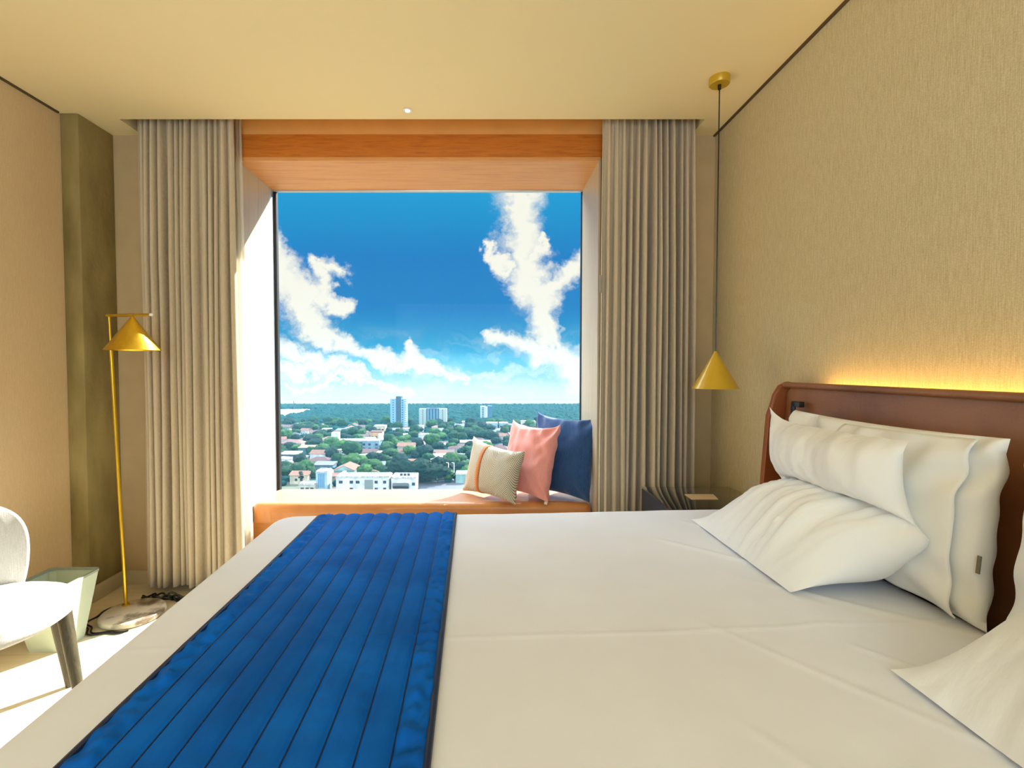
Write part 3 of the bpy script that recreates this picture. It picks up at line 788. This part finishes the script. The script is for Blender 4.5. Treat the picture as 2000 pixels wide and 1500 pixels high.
# ------------------------------------------------------------------ waste bin
def bin_():
    root = thing('waste_bin', 'pale green angular waste bin between the chair and floor lamp', 'waste bin', (-2.0, 2.22, 0))
    def ring(bm, x0, x1, y0, y1, z, t=0, ch=.018):
        x0 += t; x1 -= t; y0 += t; y1 -= t
        pts = [(x0 + ch, y0), (x1 - ch, y0), (x1, y0 + ch), (x1, y1 - ch), (x1 - ch, y1), (x0 + ch, y1), (x0, y1 - ch), (x0, y0 + ch)]
        return [bm.verts.new((x, y, z)) for x, y in pts]
    bm = bmesh.new()
    lv = [ring(bm, -.080, .083, -.065, .075, .0), ring(bm, -.085, .086, -.068, .080, .02), ring(bm, -.130, .110, -.115, .138, .30),
          ring(bm, -.130, .110, -.115, .138, .30, .005), ring(bm, -.080, .083, -.065, .075, .012, .005)]
    for a, b in zip(lv, lv[1:]):
        for i in range(8): bm.faces.new((a[i], a[(i + 1) % 8], b[(i + 1) % 8], b[i]))
    bm.faces.new(lv[0]); bm.faces.new(lv[-1][::-1])
    link('bin_body', bm, M_bin, root, smooth=False)
    bm = bmesh.new(); a = [ring(bm, -.132, .112, -.117, .140, .296), ring(bm, -.132, .112, -.117, .140, .306), ring(bm, -.132, .112, -.117, .140, .306, .012), ring(bm, -.132, .112, -.117, .140, .296, .012)]
    for p, q in zip(a, a[1:] + a[:1]):
        for i in range(8): bm.faces.new((p[i], p[(i + 1) % 8], q[(i + 1) % 8], q[i]))
    link('rim', bm, mat('rim_enamel', (150, 160, 146), .45), root, smooth=False)
bin_()

# ------------------------------------------------------------------ recessed ceiling spot
dp = atZ(796, 215, ZC)
dl = thing('downlight', 'small lit recessed downlight in the ceiling above the window', 'ceiling light', (dp.x, dp.y, ZC))
link('trim_ring', lathe(bmesh.new(), [(.012, -.001), (.024, -.001), (.025, -.003), (.020, -.006), (.012, -.004)], 32), M_white, dl)
link('lens', lathe(bmesh.new(), [(.001, -.002), (.012, -.002), (.012, -.005), (.001, -.006)], 24), mat('lit_lens', (255, 240, 205), .5, emit=(255, 236, 190), es=9), dl)
lamp('downlight_beam', 'SPOT', (dp.x, dp.y, ZC - .02), 7, (1, .86, .62), (0, 0, 0), spot_size=math.radians(110), spot_blend=.9, shadow_soft_size=.03)

# ------------------------------------------------------------------ the town below
GZ = EYE - 55.0
FAR = 738.0
R2 = random.Random(21)
M_ground = mat('town_ground', (40, 54, 34), .95, col2=(74, 64, 52), nscale=.05, detail=8)
M_fground = mat('forest_floor', (30, 62, 44), .95)
M_asph = mat('asphalt', (60, 62, 66), .9)
M_leafs = [mat('leaf_green', (10, 30, 20), .9, col2=(24, 50, 24), nscale=1.6, spec=.1, detail=6, ramp=(.4, .65)),
           mat('leaf_dark', (6, 20, 18), .9, col2=(13, 34, 24), nscale=1.6, spec=.1, detail=6, ramp=(.4, .65)),
           mat('leaf_light', (20, 44, 22), .9, col2=(44, 72, 30), nscale=1.6, spec=.1, detail=6, ramp=(.4, .65))]
M_trunk = mat('bark', (80, 66, 48), .9)
M_forest = mat('forest_leaf', (4, 32, 34), .95, col2=(12, 46, 42), nscale=.12, spec=.05, detail=8, bump=1.0, bscale=1.2)
g = link('ground', B((-700, 20, GZ - 1), (500, FAR, GZ)), M_ground, smooth=False); g['kind'] = 'structure'

def facebox(bm, lo, hi): return box(bm, lo, hi)
WALLC = dict(white=(236, 236, 230), cream=(222, 206, 170), blue=(168, 196, 206), grey=(150, 162, 168), peach=(222, 170, 120), teal=(70, 120, 120), beige=(206, 200, 176), bluegrey=(128, 160, 178), dark=(48, 70, 88), green=(150, 190, 180))
ROOFC = dict(terracotta=(120, 66, 46), orange=(138, 80, 54), maroon=(76, 30, 30), brown=(84, 58, 50), white=(190, 188, 180), grey=(96, 102, 106), yellow=(150, 142, 70), dark=(38, 46, 56), pinkish=(124, 84, 76))
def mw(k): return mat('wall_' + k, tuple(int(c * .66) for c in WALLC[k]), .85, col2=tuple(int(c * .54) for c in WALLC[k]), nscale=.4, detail=5)
def mr(k): return mat('roof_' + k, tuple(int(c * .76) for c in ROOFC[k]), .85, col2=tuple(int(c * .52) for c in ROOFC[k]), nscale=.6, nstretch=(4, 1, 1), detail=5)
M_win = mat('dark_window', (30, 40, 46), .2)
def roof_bm(kind, wd, dp, h, rh, ov=.5):
    bm = bmesh.new(); x, y = wd / 2 + ov, dp / 2 + ov
    if kind == 'flat':
        box(bm, (-x + ov * .6, -y + ov * .6, h), (x - ov * .6, y - ov * .6, h + .25)); t = .25
        for a, b in (((-wd / 2, -dp / 2), (wd / 2, -dp / 2 + t)), ((-wd / 2, dp / 2 - t), (wd / 2, dp / 2)), ((-wd / 2, -dp / 2), (-wd / 2 + t, dp / 2)), ((wd / 2 - t, -dp / 2), (wd / 2, dp / 2))):
            box(bm, (a[0], a[1], h), (b[0], b[1], h + .7))
        return bm
    if kind == 'gable_side': pts = [(-x, 0, h + rh), (x, 0, h + rh)]
    elif kind == 'gable_front': pts = [(0, -y, h + rh), (0, y, h + rh)]
    elif kind == 'shed': pts = None
    else:
        k = min(x, y) * .9; pts = [(-x + k, 0, h + rh), (x - k, 0, h + rh)] if x >= y else [(0, -y + k, h + rh), (0, y - k, h + rh)]
    c = [bm.verts.new(p) for p in ((-x, -y, h), (x, -y, h), (x, y, h), (-x, y, h))]
    if kind == 'shed':
        d = [bm.verts.new(p) for p in ((-x, -y, h + .25), (x, -y, h + .25), (x, y, h + rh), (-x, y, h + rh))]
        for i in range(4): bm.faces.new((c[i], c[(i + 1) % 4], d[(i + 1) % 4], d[i]))
        bm.faces.new(d); bm.faces.new(c[::-1]); return bm
    p, q = [bm.verts.new(v) for v in pts]
    if kind == 'gable_front' or (kind == 'hip' and x < y):
        bm.faces.new((c[0], c[1], p)); bm.faces.new((c[2], c[3], q)); bm.faces.new((c[1], c[2], q, p)); bm.faces.new((c[3], c[0], p, q))
    else:
        bm.faces.new((c[0], c[1], q, p)); bm.faces.new((c[2], c[3], p, q)); bm.faces.new((c[1], c[2], q)); bm.faces.new((c[3], c[0], p))
    bm.faces.new(c[::-1]); return bm
def house_parts(root, wd, dp, h, rk, rc, wc, rh=2, wins=None):
    bm = B((-wd / 2, -dp / 2, 0), (wd / 2, dp / 2, h))
    link('wall', bm, mw(wc), root, smooth=False)
    if rk == 'gable_front':   # the wall runs up into the gable
        b2 = bmesh.new(); a = [b2.verts.new(v) for v in ((-wd / 2, -dp / 2 - .55, h - .1), (wd / 2, -dp / 2 - .55, h - .1), (0, -dp / 2 - .55, h + rh - .25))]
        b = [b2.verts.new(v) for v in ((-wd / 2, -dp / 2, h - .1), (wd / 2, -dp / 2, h - .1), (0, -dp / 2, h + rh - .25))]
        b2.faces.new(a); b2.faces.new(b[::-1])
        for i in range(3): b2.faces.new((a[i], a[(i + 1) % 3], b[(i + 1) % 3], b[i]))
        link('gable', b2, mw(wc), root, smooth=False)
    link('roof', roof_bm(rk, wd, dp, h, rh), mr(rc), root, smooth=False)
    for (x, z, w_, h_) in (wins or []):
        link('window', B((x - w_ / 2, -dp / 2 - .06, z - h_ / 2), (x + w_ / 2, -dp / 2 + .02, z + h_ / 2)), M_win, root, smooth=False)
OCC = []
def occupy(x, y, rx, ry): OCC.append((x, y, rx, ry))
def free(x, y, rx, ry): return all(abs(x - a) > rx + c or abs(y - b) > ry + d for a, b, c, d in OCC)
def ppm(D): return F / D
def at_ground(px, py): return atZ(px, py, GZ)
def building(name, label, x0, x1, ytop, ybase, rk, rc, wc, roofpx=0, dp=9, wins=None, rot=0, cat='house', group=None):
    """stands where its foot shows; roofpx: how much of its height the roof takes"""
    c = at_ground((x0 + x1) / 2, ybase); D = c.y; m = 1 / ppm(D) * 1.0
    wd = (x1 - x0) * m; tot = (atY((x0 + x1) / 2, ytop, D + dp / 2).z - GZ); rh = max(.6, roofpx * m - dp * .1 if rk != 'flat' else 0)
    h = max(2.2, tot - (rh if rk != 'flat' else 0))
    root = thing(name, label, cat, (c.x, c.y + dp / 2, GZ), rot, group)
    ws = [(u * wd / 2, v * h, a, b) for (u, v, a, b) in (wins or [])]
    house_parts(root, wd, dp, h, rk, rc, wc, rh, ws)
    occupy(c.x, c.y + dp / 2, wd / 2 + 1, dp / 2 + 2); return root, wd, h, D

W3 = [(-.6, .55, 1.4, 1.1), (0, .55, 1.4, 1.1), (.6, .55, 1.4, 1.1)]
# named landmarks
r, wd, h, D = building('town_building', 'long white flat-roofed building low in the view with square dark windows', 656, 760, 929, 962, 'flat', 'white', 'white', 0, 8,
    [(-.82, .70, 1.7, 1.3), (-.42, .70, 1.5, 1.3), (-.18, .70, 1.7, 1.3), (.52, .70, 1.4, 1.3), (.84, .70, 1.4, 1.3), (-.42, .26, 1.5, .9), (.52, .26, 1.4, .9), (.84, .26, 1.4, .9)], cat='building')
link('opening', B((.04 * wd, -4.1, .1), (.20 * wd, -3.9, h * .86)), mat('grey_opening', (84, 88, 84), .8), r, smooth=False)
link('water_tank', B((-.42 * wd, -1, h), (-.36 * wd, 1, h + 2)), mw('white'), r, smooth=False)
r, wd, h, D = building('town_building', 'white villa with dark round canopy and black roof tanks beside the long white building', 764, 812, 930, 962, 'flat', 'white', 'white', 0, 9, [(.82, .60, 1.4, 1.3)], cat='building')
for k in range(3): link('roof_tank', lathe(bmesh.new(), [(.1, h + .7), (.65, h + .7), (.65, h + 1.6), (.1, h + 1.8)], 14, ((-.12 + .15 * k) * wd, -2, 0)), M_blk, r)
bm = bmesh.new(); tube(bm, [(-.42 * wd, -5, h * .50), (.22 * wd, -5, h * .50)], 1.15, 16); link('canopy', bm, M_blk, r)
r, wd, h, D = building('town_building', 'narrow pale blue building with tall striped glass front', 617, 639, 920, 962, 'flat', 'white', 'blue', 0, 7, cat='building')
for k in range(4): link('window', B((-.30 * wd + k * .155 * wd, -3.6, h * .26), (-.21 * wd + k * .155 * wd, -3.45, h * .94)), mat('blue_glass', (60, 96, 120), .2), r, smooth=False)
building('town_house', 'low white walled yard building left of the narrow blue building', 584, 616, 944, 964, 'flat', 'white', 'beige', 0, 6, W3)
building('town_house', 'cream house with orange tiled roof beside the left window edge', 566, 601, 919, 946, 'gable_side', 'orange', 'cream', 9, 8, [(-.3, .5, 1.2, 1.2), (.3, .5, 1.2, 1.2)])
building('town_house', 'long peach house with orange roof behind the cream house', 545, 604, 903, 923, 'gable_side', 'orange', 'peach', 9, 8, [(-.5, .45, 1, 1), (0, .45, 1, 1), (.4, .45, 1, 1), (.75, .45, 1, 1)])
building('town_house', 'grey-blue gabled house with orange roof behind the long white building', 652, 692, 905, 936, 'gable_front', 'orange', 'green', 14, 11, [(0, .45, 1.2, 1.2)])
building('town_house', 'white shed roofed house behind the narrow blue building', 605, 650, 920, 935, 'shed', 'white', 'white', 4, 7, W3)
building('town_house', 'brick red low house right of the narrow blue building', 640, 656, 926, 944, 'shed', 'terracotta', 'peach', 5, 6)
building('town_house', 'maroon roofed long house left of the dense dark trees', 598, 643, 892, 912, 'hip', 'maroon', 'beige', 10, 9, W3)
building('town_house', 'blue-grey metal roofed house in front of the maroon roof', 612, 650, 903, 919, 'shed', 'grey', 'bluegrey', 6, 7, [(.6, .5, 1.3, 1)])
building('town_house', 'white house with small gable at the left edge of the view', 566, 594, 890, 903, 'gable_front', 'grey', 'white', 5, 8, [(.5, .5, 1, .8)])
building('town_house', 'pale barrel roofed hall at the left window edge', 546, 580, 883, 899, 'shed', 'white', 'dark', 5, 8)
building('town_house', 'teal house with bright yellow flat roof', 583, 614, 871, 889, 'shed', 'yellow', 'teal', 4, 8)
building('town_house', 'cream house with pinkish hipped roof at the left edge of the town', 547, 588, 858, 878, 'hip', 'pinkish', 'cream', 9, 9, W3)
building('town_house', 'dark hipped house with pale ridge under the forest edge', 548, 582, 844, 857, 'hip', 'dark', 'dark', 8, 9)
r, wd, h, D = building('apartment_block', 'long grey apartment block with two white roof towers in mid town', 632, 741, 860, 884, 'flat', 'white', 'bluegrey', 0, 9, [(u, v, 1.6, 1.3) for u in (-.9, -.7, -.2, .05, .45, .65, .9) for v in (.35, .72)], cat='building')
link('roof_tower', B((-.40 * wd, 0, h), (-.27 * wd, 4, h + 5.2)), mw('white'), r, smooth=False)
link('roof_tower', B((.46 * wd, 0, h), (.53 * wd, 4, h + 4.2)), mw('white'), r, smooth=False)
link('wall_recess', B((-.30 * wd, -4.7, .5), (-.12 * wd, -4.45, h - .5)), mw('dark'), r, smooth=False)
link('wall_recess', B((.05 * wd, -4.7, .5), (.20 * wd, -4.45, h - .5)), mw('dark'), r, smooth=False)
building('town_house', 'brick red flat block behind the right roof tower of the grey apartments', 723, 746, 843, 864, 'flat', 'pinkish', 'peach', 0, 8, W3)
building('town_house', 'small white topped building at the forest edge on the left', 628, 644, 838, 848, 'flat', 'white', 'white', 0, 7)
building('town_house', 'maroon roofed house below the grey apartment block', 680, 732, 876, 896, 'gable_side', 'maroon', 'brown' if 'brown' in WALLC else 'grey', 9, 9)
building('town_house', 'white roofed lean-to right of the maroon roofs', 726, 750, 882, 896, 'shed', 'white', 'grey', 4, 7)
building('warehouse', 'long warehouse with orange tiled roof behind the big round tree', 768, 818, 896, 914, 'gable_side', 'orange', 'white', 9, 10, cat='building')
building('warehouse', 'white flat-roofed warehouse right of the big round tree', 842, 908, 890, 908, 'shed', 'white', 'grey', 8, 14, [(-.5, .5, 1.4, 1.2), (0, .5, 1.4, 1.2), (.5, .5, 1.4, 1.2)], cat='building')
building('town_house', 'white gabled house with brown roof wing in mid town', 816, 842, 880, 897, 'gable_front', 'terracotta', 'blue', 8, 10, [(.2, .5, 1.1, 1.1)])
building('town_house', 'orange hip roofed house below the wide tower block', 808, 828, 860, 874, 'hip', 'orange', 'blue', 7, 9)
building('town_house', 'long brown roofed house right of the white gabled house', 840, 886, 880, 890, 'gable_side', 'brown', 'grey', 6, 9)
building('town_building', 'long white roofed shed behind the chevron cushion', 896, 960, 861, 872, 'shed', 'white', 'pinkish' if 'pinkish' in WALLC else 'peach', 4, 9, cat='building')
building('town_house', 'white cube house beside the chevron cushion at the road', 890, 916, 924, 944, 'flat', 'white', 'green', 0, 7)
building('town_house', 'terracotta roofed house behind the white gabled house', 776, 808, 864, 884, 'gable_side', 'terracotta', 'beige', 8, 9)
for i, (a, b, t, bb, lb) in enumerate([(730, 752, 832, 846, 'white and orange low building at the left foot of the tall tower'), (812, 826, 832, 844, 'white low building at the foot of the wide tower block'),
                                       (902, 918, 824, 834, 'small white roofed building at the forest edge right of the wide tower'), (950, 972, 826, 842, 'pale blue low building above the pink cushion'),
                                       (975, 992, 826, 840, 'white low office building left of the pink cushion top'), (1018, 1046, 823, 838, 'long white office building between the pink and navy cushions')]):
    building('town_building', lb, a, b, t, bb, 'flat', 'white', ['cream', 'white', 'white', 'blue', 'blue', 'white'][i], 0, 8, W3, cat='building')

def tower(name, label, x0, x1, ytop, ybase): 
    c = at_ground((x0 + x1) / 2, ybase); D = c.y; wd = (x1 - x0) / ppm(D); h = atY((x0 + x1) / 2, ytop, D).z - GZ
    root = thing(name, label, 'tower block', (c.x, c.y + 5, GZ)); occupy(c.x, c.y + 5, wd / 2 + 1, 6)
    return root, wd, h
r, wd, h = tower('tower_block', 'tallest slim tower block with dark central shaft rising over the forest', 762, 795, 779, 838)
link('wing', B((-wd / 2, -4, 0), (-.14 * wd, 4, h)), mat('tower_pale', (84, 114, 128), .7), r, smooth=False)
link('wing', B((.14 * wd, -4.6, 0), (wd / 2 - .6, 4, h)), MATS['tower_pale'], r, smooth=False)
q = link('shaft', B((-.15 * wd, -4.8, 0), (.15 * wd, 3.5, h + 2.1)), mat('tower_dark', (10, 40, 56), .6), r, smooth=False)
for k in range(14): link('balcony', B((.36 * wd, -5.4, .6 + h * k / 14.5), (wd / 2, -4.5, 1.5 + h * k / 14.5)), mw('white'), r, smooth=False)
for k in range(12): link('window', B((.20 * wd, -4.7, 1.5 + h * k / 12.5), (.27 * wd, -4.58, 2.4 + h * k / 12.5)), M_win, r, smooth=False)
for k in range(12): link('window', B((-.36 * wd, -4.08, 1.5 + h * k / 12.5), (-.30 * wd, -3.98, 2.4 + h * k / 12.5)), M_win, r, smooth=False)
r, wd, h = tower('tower_block', 'wide tower block with pale wings and dark striped middle', 818, 872, 799, 836)
link('wing', B((-wd / 2, -4, 0), (-.22 * wd, 4, h)), mat('tower_beige', (112, 120, 112), .7), r, smooth=False)
link('wing', B((.22 * wd, -4, 0), (wd / 2, 4, h)), MATS['tower_beige'], r, smooth=False)
link('shaft', B((-.23 * wd, -4.6, 0), (.23 * wd, 3.5, h + .5)), mat('tower_teal', (12, 46, 64), .6), r, smooth=False)
for k in range(4): link('fin', B((-.18 * wd + k * .11 * wd, -4.9, 0), (-.155 * wd + k * .11 * wd, -4.6, h)), MATS['tower_pale'], r, smooth=False)
for k in range(4): link('roof_tank', B((-.12 * wd + k * .07 * wd, -1, h + .5), (-.08 * wd + k * .07 * wd, 1, h + 1.2 + .5 * (k % 2))), MATS['tower_dark'], r, smooth=False)
for s in (-1, 1):
    for k in range(9): link('window', B((s * .36 * wd - .5, -4.08, 1.5 + h * k / 9.6), (s * .36 * wd + .5, -3.98, 2.3 + h * k / 9.6)), M_win, r, smooth=False)
r, wd, h = tower('tower_block', 'farthest small tower block of two slabs above the chevron cushion', 938, 961, 793, 822)
link('wing', B((-wd / 2, -4, 0), (-.06 * wd, 4, h - .3)), mat('tower_light', (120, 130, 130), .7), r, smooth=False)
link('shaft', B((-.06 * wd, -4.4, 0), (.12 * wd, 3, h - 1.2)), mw('white'), r, smooth=False)
link('wing', B((.12 * wd, -4.8, 0), (wd / 2, 4, h)), mat('tower_slate', (28, 62, 80), .7), r, smooth=False)
for k in range(8): link('window', B((-.36 * wd, -4.1, 1 + h * k / 9), (-.2 * wd, -3.9, 2 + h * k / 9)), M_win, r, smooth=False)
# masts, river, bridge, road
for px, lb in ((876, 'left of the two slim white lamp posts by the road right of the round tree'), (887, 'right of the two slim white lamp posts by the road right of the round tree')):
    c = at_ground(px, 936); p = thing('lamp_post', lb, 'lamp post', (c.x, c.y, GZ), 0, 'lamp posts at the road')
    link('post', tube(bmesh.new(), [(0, 0, 0), (0, 0, 8.2)], [.16, .10], 8), M_white, p); link('arm', tube(bmesh.new(), [(0, 0, 8.1), (-1.2, 0, 8.4)], .08, 8), M_white, p)
c = at_ground(574, 806); p = thing('radio_mast', 'thin dark mast standing at the pale river on the left', 'mast', (c.x, c.y, GZ)); link('post', tube(bmesh.new(), [(0, 0, 0), (0, 0, 14.5)], [.5, .25], 6), M_blk, p)
a = [at_ground(480, 799), at_ground(606, 799), at_ground(588, 812), at_ground(480, 815)]
bm = bmesh.new(); bm.faces.new([bm.verts.new((v.x, min(v.y, FAR - 4), GZ + .15)) for v in a]); o = link('water', bm, mat('pale_river', (226, 232, 226), .35, spec=.8), smooth=False); o['kind'] = 'structure'
RIV = (min(v.x for v in a), max(v.x for v in a), min(v.y for v in a) - 8, max(v.y for v in a) - 4)
a = [at_ground(800, 944), at_ground(1000, 930), at_ground(1000, 950), at_ground(800, 975)]
bm = bmesh.new(); bm.faces.new([bm.verts.new((v.x, v.y, GZ + .1)) for v in a]); o = link('road', bm, M_asph, smooth=False); o['kind'] = 'structure'
occupy(-12, 222, 28, 7)
for i, (px, py, cname, lb) in enumerate([(846, 938, 'white', 'white car parked on the road right of the round tree'), (862, 942, 'dark', 'dark car parked on the road right of the round tree'), (878, 940, 'white', 'white car parked under the right lamp post')]):
    c = at_ground(px, py); cr = thing('car', lb, 'car', (c.x, c.y, GZ + .1), .2)
    mm = mat('car_' + cname, (236, 236, 236) if cname == 'white' else (30, 36, 50), .3, coat=.5)
    link('body', B((-2.1, -.85, .35), (2.1, .85, .95), .2, 3), mm, cr); link('cabin', B((-1.2, -.75, .9), (1.0, .75, 1.45), .25, 3), M_win, cr)
    for x in (-1.3, 1.3):
        for y in (-.8, .8): link('wheel', tube(bmesh.new(), [(x, y - .1, .33), (x, y + .1, .33)], .33, 12), M_blk, cr)

def zone(o, base, D, px):
    z = ' in the nearest rows' if D < 285 else ' in mid town' if D < 365 else ' at the forest edge'
    z += ', left of slimmest tower' if px < 778 else ', right of slimmest tower'
    base = base.replace('small ', '')
    o['label'] = base + z; o['group'] = base + 's' + z
# generic houses between the trees
protos = {}
KINDS_H = [('gable_side', 'terracotta', 'white', 'small house with terracotta gabled roof among the town trees'), ('hip', 'maroon', 'beige', 'small house with maroon hipped roof among the town trees'),
           ('gable_side', 'brown', 'grey', 'small house with brown gabled roof among the town trees'), ('flat', 'white', 'white', 'small white flat-roofed house among the town trees'),
           ('shed', 'grey', 'blue', 'small pale blue house with grey sloping roof among the town trees'), ('gable_front', 'orange', 'white', 'small white house with orange roof and facing gable among the town trees'),
           ('hip', 'pinkish', 'cream', 'small cream house with pinkish hipped roof among the town trees'), ('shed', 'white', 'cream', 'small cream house with white sloping roof among the town trees')]
def proto(k):
    rk, rc, wc, lb = KINDS_H[k]
    r = thing('town_house', lb, 'house', (0, 0, 0), 0, KINDS_H[k][3].replace('small ', 'small town: ')); wd = 10 + (k * 7 % 4)
    house_parts(r, wd, 8, 3.4 if k % 3 else 5.2, rk, rc, wc, 2.0, [(-wd * .28, 1.8, 1.2, 1.1), (0, 1.8, 1.0, 1.1), (wd * .28, 1.8, 1.2, 1.1)])
    return r
def copy_tree(o, parent=None):
    c = o.copy(); COL.objects.link(c); c.parent = parent
    for chd in [x for x in o.children]: copy_tree(chd, c)
    return c
placed = 0; tries = 0
while placed < 135 and tries < 6000:
    tries += 1
    D = 236 + (455 - 236) * R2.random() ** 1.1; px = R2.uniform(520, 1075); c = atY(px, 800, D)
    s = R2.uniform(.55, .95)
    if not free(c.x, D, 6.2 * s, 5.6 * s): continue
    k = R2.choice([0, 0, 1, 1, 2, 2, 3, 4, 5, 6, 7])
    if k not in protos: protos[k] = proto(k); o = protos[k]
    else: o = copy_tree(protos[k])
    zone(o, KINDS_H[k][3].replace(' among the town trees', ''), D, px)
    o.location = (c.x, D, GZ); o.rotation_euler = (0, 0, R2.uniform(-.5, .5)); o.scale = (s, s, s)
    occupy(c.x, D, 6.0 * s, 5.2 * s); placed += 1

# trees
def crown_bm(seed, r=1.0, sub=4, lumps=9):
    rn = random.Random(seed); bm = bmesh.new()
    bmesh.ops.create_icosphere(bm, subdivisions=sub, radius=1)
    cs = [(Vector((rn.uniform(-1, 1), rn.uniform(-1, 1), rn.uniform(-.2, 1))).normalized(), rn.uniform(.5, 1)) for _ in range(lumps)]
    for v in bm.verts:
        d = v.co.normalized(); k = .72
        for c, s in cs: k += .34 * s * max(0, d.dot(c) - .45)
        k += .18 * noise.noise(d * 3.2 + Vector((seed, 0, 0))) + .20 * noise.noise(d * 8 + Vector((0, seed, 0))) + .12 * noise.noise(d * 18 + Vector((0, seed, 3)))
        v.co = d * k * r; v.co.z = v.co.z * .78 + .95 * r
    return bm
TK = [('broad green tree among the houses of the town', 0), ('dark dense tree among the houses of the town', 1), ('light green tree among the houses of the town', 2)]
tp = []
for s in range(9):
    lb, mi = TK[s % 3]
    r = link('town_tree', crown_bm(s + 1), M_leafs[mi], angle=180)
    tag(r, lb, 'tree', lb.replace('among', 'standing among'))
    link('trunk', tube(bmesh.new(), [(0, 0, -.3), (.03, 0, .5)], [.09, .05], 6), M_trunk, r); tp.append(r)
big = thing('town_tree', 'very large round dark tree above the white villa', 'tree', (0, 0, 0))
c = at_ground(816, 946); big.location = (c.x, c.y + 4, GZ)
rx = 46 / ppm(c.y)
bm = crown_bm(40, 1, 5, 16)
for v in bm.verts:
    n_ = noise.noise(v.co * 6) * .12 + noise.noise(v.co * 14) * .10; v.co *= 1 + n_; v.co = Vector((v.co.x * rx * 1.02, v.co.y * 7, v.co.z * 6.0 - 1.0))
link('crown', bm, M_leafs[1], big, angle=180)
link('trunk', tube(bmesh.new(), [(0, 0, 0), (.3, 0, 3), (-.6, 0, 6)], [.8, .6, .3], 10), M_trunk, big)
occupy(c.x, c.y + 4, rx, 6)
count = 0; tries = 0; first = [True] * 9
TPOS = []
FIX = [(712, 938, 1.3), (700, 915, 1.6), (666, 890, 1.8), (690, 900, 2.0), (648, 900, 1.6), (860, 925, 1.5), (880, 915, 1.6), (898, 912, 1.5), (560, 938, 1.2), (590, 944, .9), (610, 940, 1.1), (728, 925, 1.5), (742, 930, 1.2), (648, 884, 1.9), (630, 890, 1.5), (800, 893, 1.4), (554, 925, 1.3), (756, 935, 1.1), (835, 905, 1.3)]
while count < 296 and tries < 20000:
    tries += 1
    if count < len(FIX) and tries <= len(FIX):
        px, py, sc = FIX[tries - 1]; c = at_ground(px, py); D = c.y; s = sc * 3.0
    else:
        D = 228 + (470 - 228) * R2.random() ** .9; px = R2.uniform(515, 1085); c = atY(px, 800, D); s = R2.uniform(2.8, 5.2)
        if not free(c.x, D, s * .45, s * .45): continue
        if any((c.x - a) ** 2 + (D - b) ** 2 < (.5 * (s + e)) ** 2 for a, b, e in TPOS): continue
    k = R2.randrange(9)
    if count % 9 == 0 and False: pass
    if first[k]: o = tp[k]; first[k] = False
    else: o = copy_tree(tp[k])
    z = R2.uniform(.85, 1.15); zone(o, ('broad green tree', 'dark dense tree', 'light green tree')[k % 3], D, px)
    o.location = (c.x, D, GZ); o.scale = (s, s, s * z * 1.0); o.rotation_euler = (0, 0, R2.uniform(0, 6.28)); TPOS.append((c.x, D, s)); count += 1
for k in range(9):
    if first[k]:
        for chd in list(tp[k].children): bpy.data.objects.remove(chd)
        bpy.data.objects.remove(tp[k])

def forest():
    b0 = bmesh.new(); bmesh.ops.create_icosphere(b0, subdivisions=2, radius=1)
    base = [v.co.copy() for v in b0.verts]; fcs = [[v.index for v in f.verts] for f in b0.faces]; b0.free()
    var = []
    for s in range(12):
        var.append([v * (.9 + .28 * noise.noise(v * 2.3 + Vector((s * 3.1, 0, 0)))) for v in base])
    vs, fs = [], []; D = 425.0
    def put(x, y, s):
        n0 = len(vs); V_ = R2.choice(var); a = R2.uniform(0, 6.28); ca, sa = math.cos(a) * s, math.sin(a) * s
        vs.extend([(x + v.x * ca - v.y * sa, y + v.x * sa + v.y * ca, GZ + (v.z * .8 + .5) * s) for v in V_]); fs.extend([[n0 + i for i in f] for f in fcs])
    while D < FAR:
        st_ = 4.2 - max(0, D - 520) * .004; x = -.50 * D
        while x < .27 * D:
            jx, jy = x + R2.uniform(-2, 2), D + R2.uniform(-2, 2)
            edge = 452 + 22 * noise.noise(Vector((jx * .02, 3, 0))) - (22 if jx < -120 else 0)
            if jy > edge and free(jx, jy, 2, 2) and not (jx < RIV[1] - 6 + 10 * noise.noise(Vector((jy * .05, 0, 0))) and RIV[2] < jy < RIV[3]): f_ = max(0, (jy - 520) / 220); put(jx, jy, R2.uniform(2.2, 4.4) * (1 - .5 * f_))
            x += st_
        D += st_ * .9
    # bushes filling the yards between the houses
    n = 0; t = 0
    while n < 2600 and t < 30000:
        t += 1
        D = 226 + 240 * R2.random(); x = atY(R2.uniform(510, 1090), 800, D).x
        if free(x, D, 1.0, 1.0): put(x, D, R2.uniform(1.2, 2.8)); n += 1
    me = bpy.data.meshes.new('forest'); me.from_pydata(vs, [], fs); me.materials.append(M_forest)
    me.polygons.foreach_set('use_smooth', [True] * len(fs))
    o = bpy.data.objects.new('forest_trees', me); COL.objects.link(o)
    tag(o, 'dense green forest and undergrowth stretching from the town to the horizon', 'forest', None, 'stuff')
forest()

# thin summer haze over the land
hz = link('haze', B((-900, 6, GZ - 2), (700, 900, GZ + 75)), M_white, smooth=False)
hm = bpy.data.materials.new('haze_air'); hm.use_nodes = True; t = NT(hm.node_tree); t.n.clear()
vs_ = t.add('ShaderNodeVolumeScatter', ins={'Color': (.25, .75, 1.0, 1), 'Density': .00010, 'Anisotropy': 0.0})
ou = t.add('ShaderNodeOutputMaterial'); t.l.new(vs_.outputs[0], ou.inputs['Volume'])
hz.data.materials.clear(); hz.data.materials.append(hm)
tag(hz, 'thin blue haze over the town and forest', 'haze', None, 'stuff')
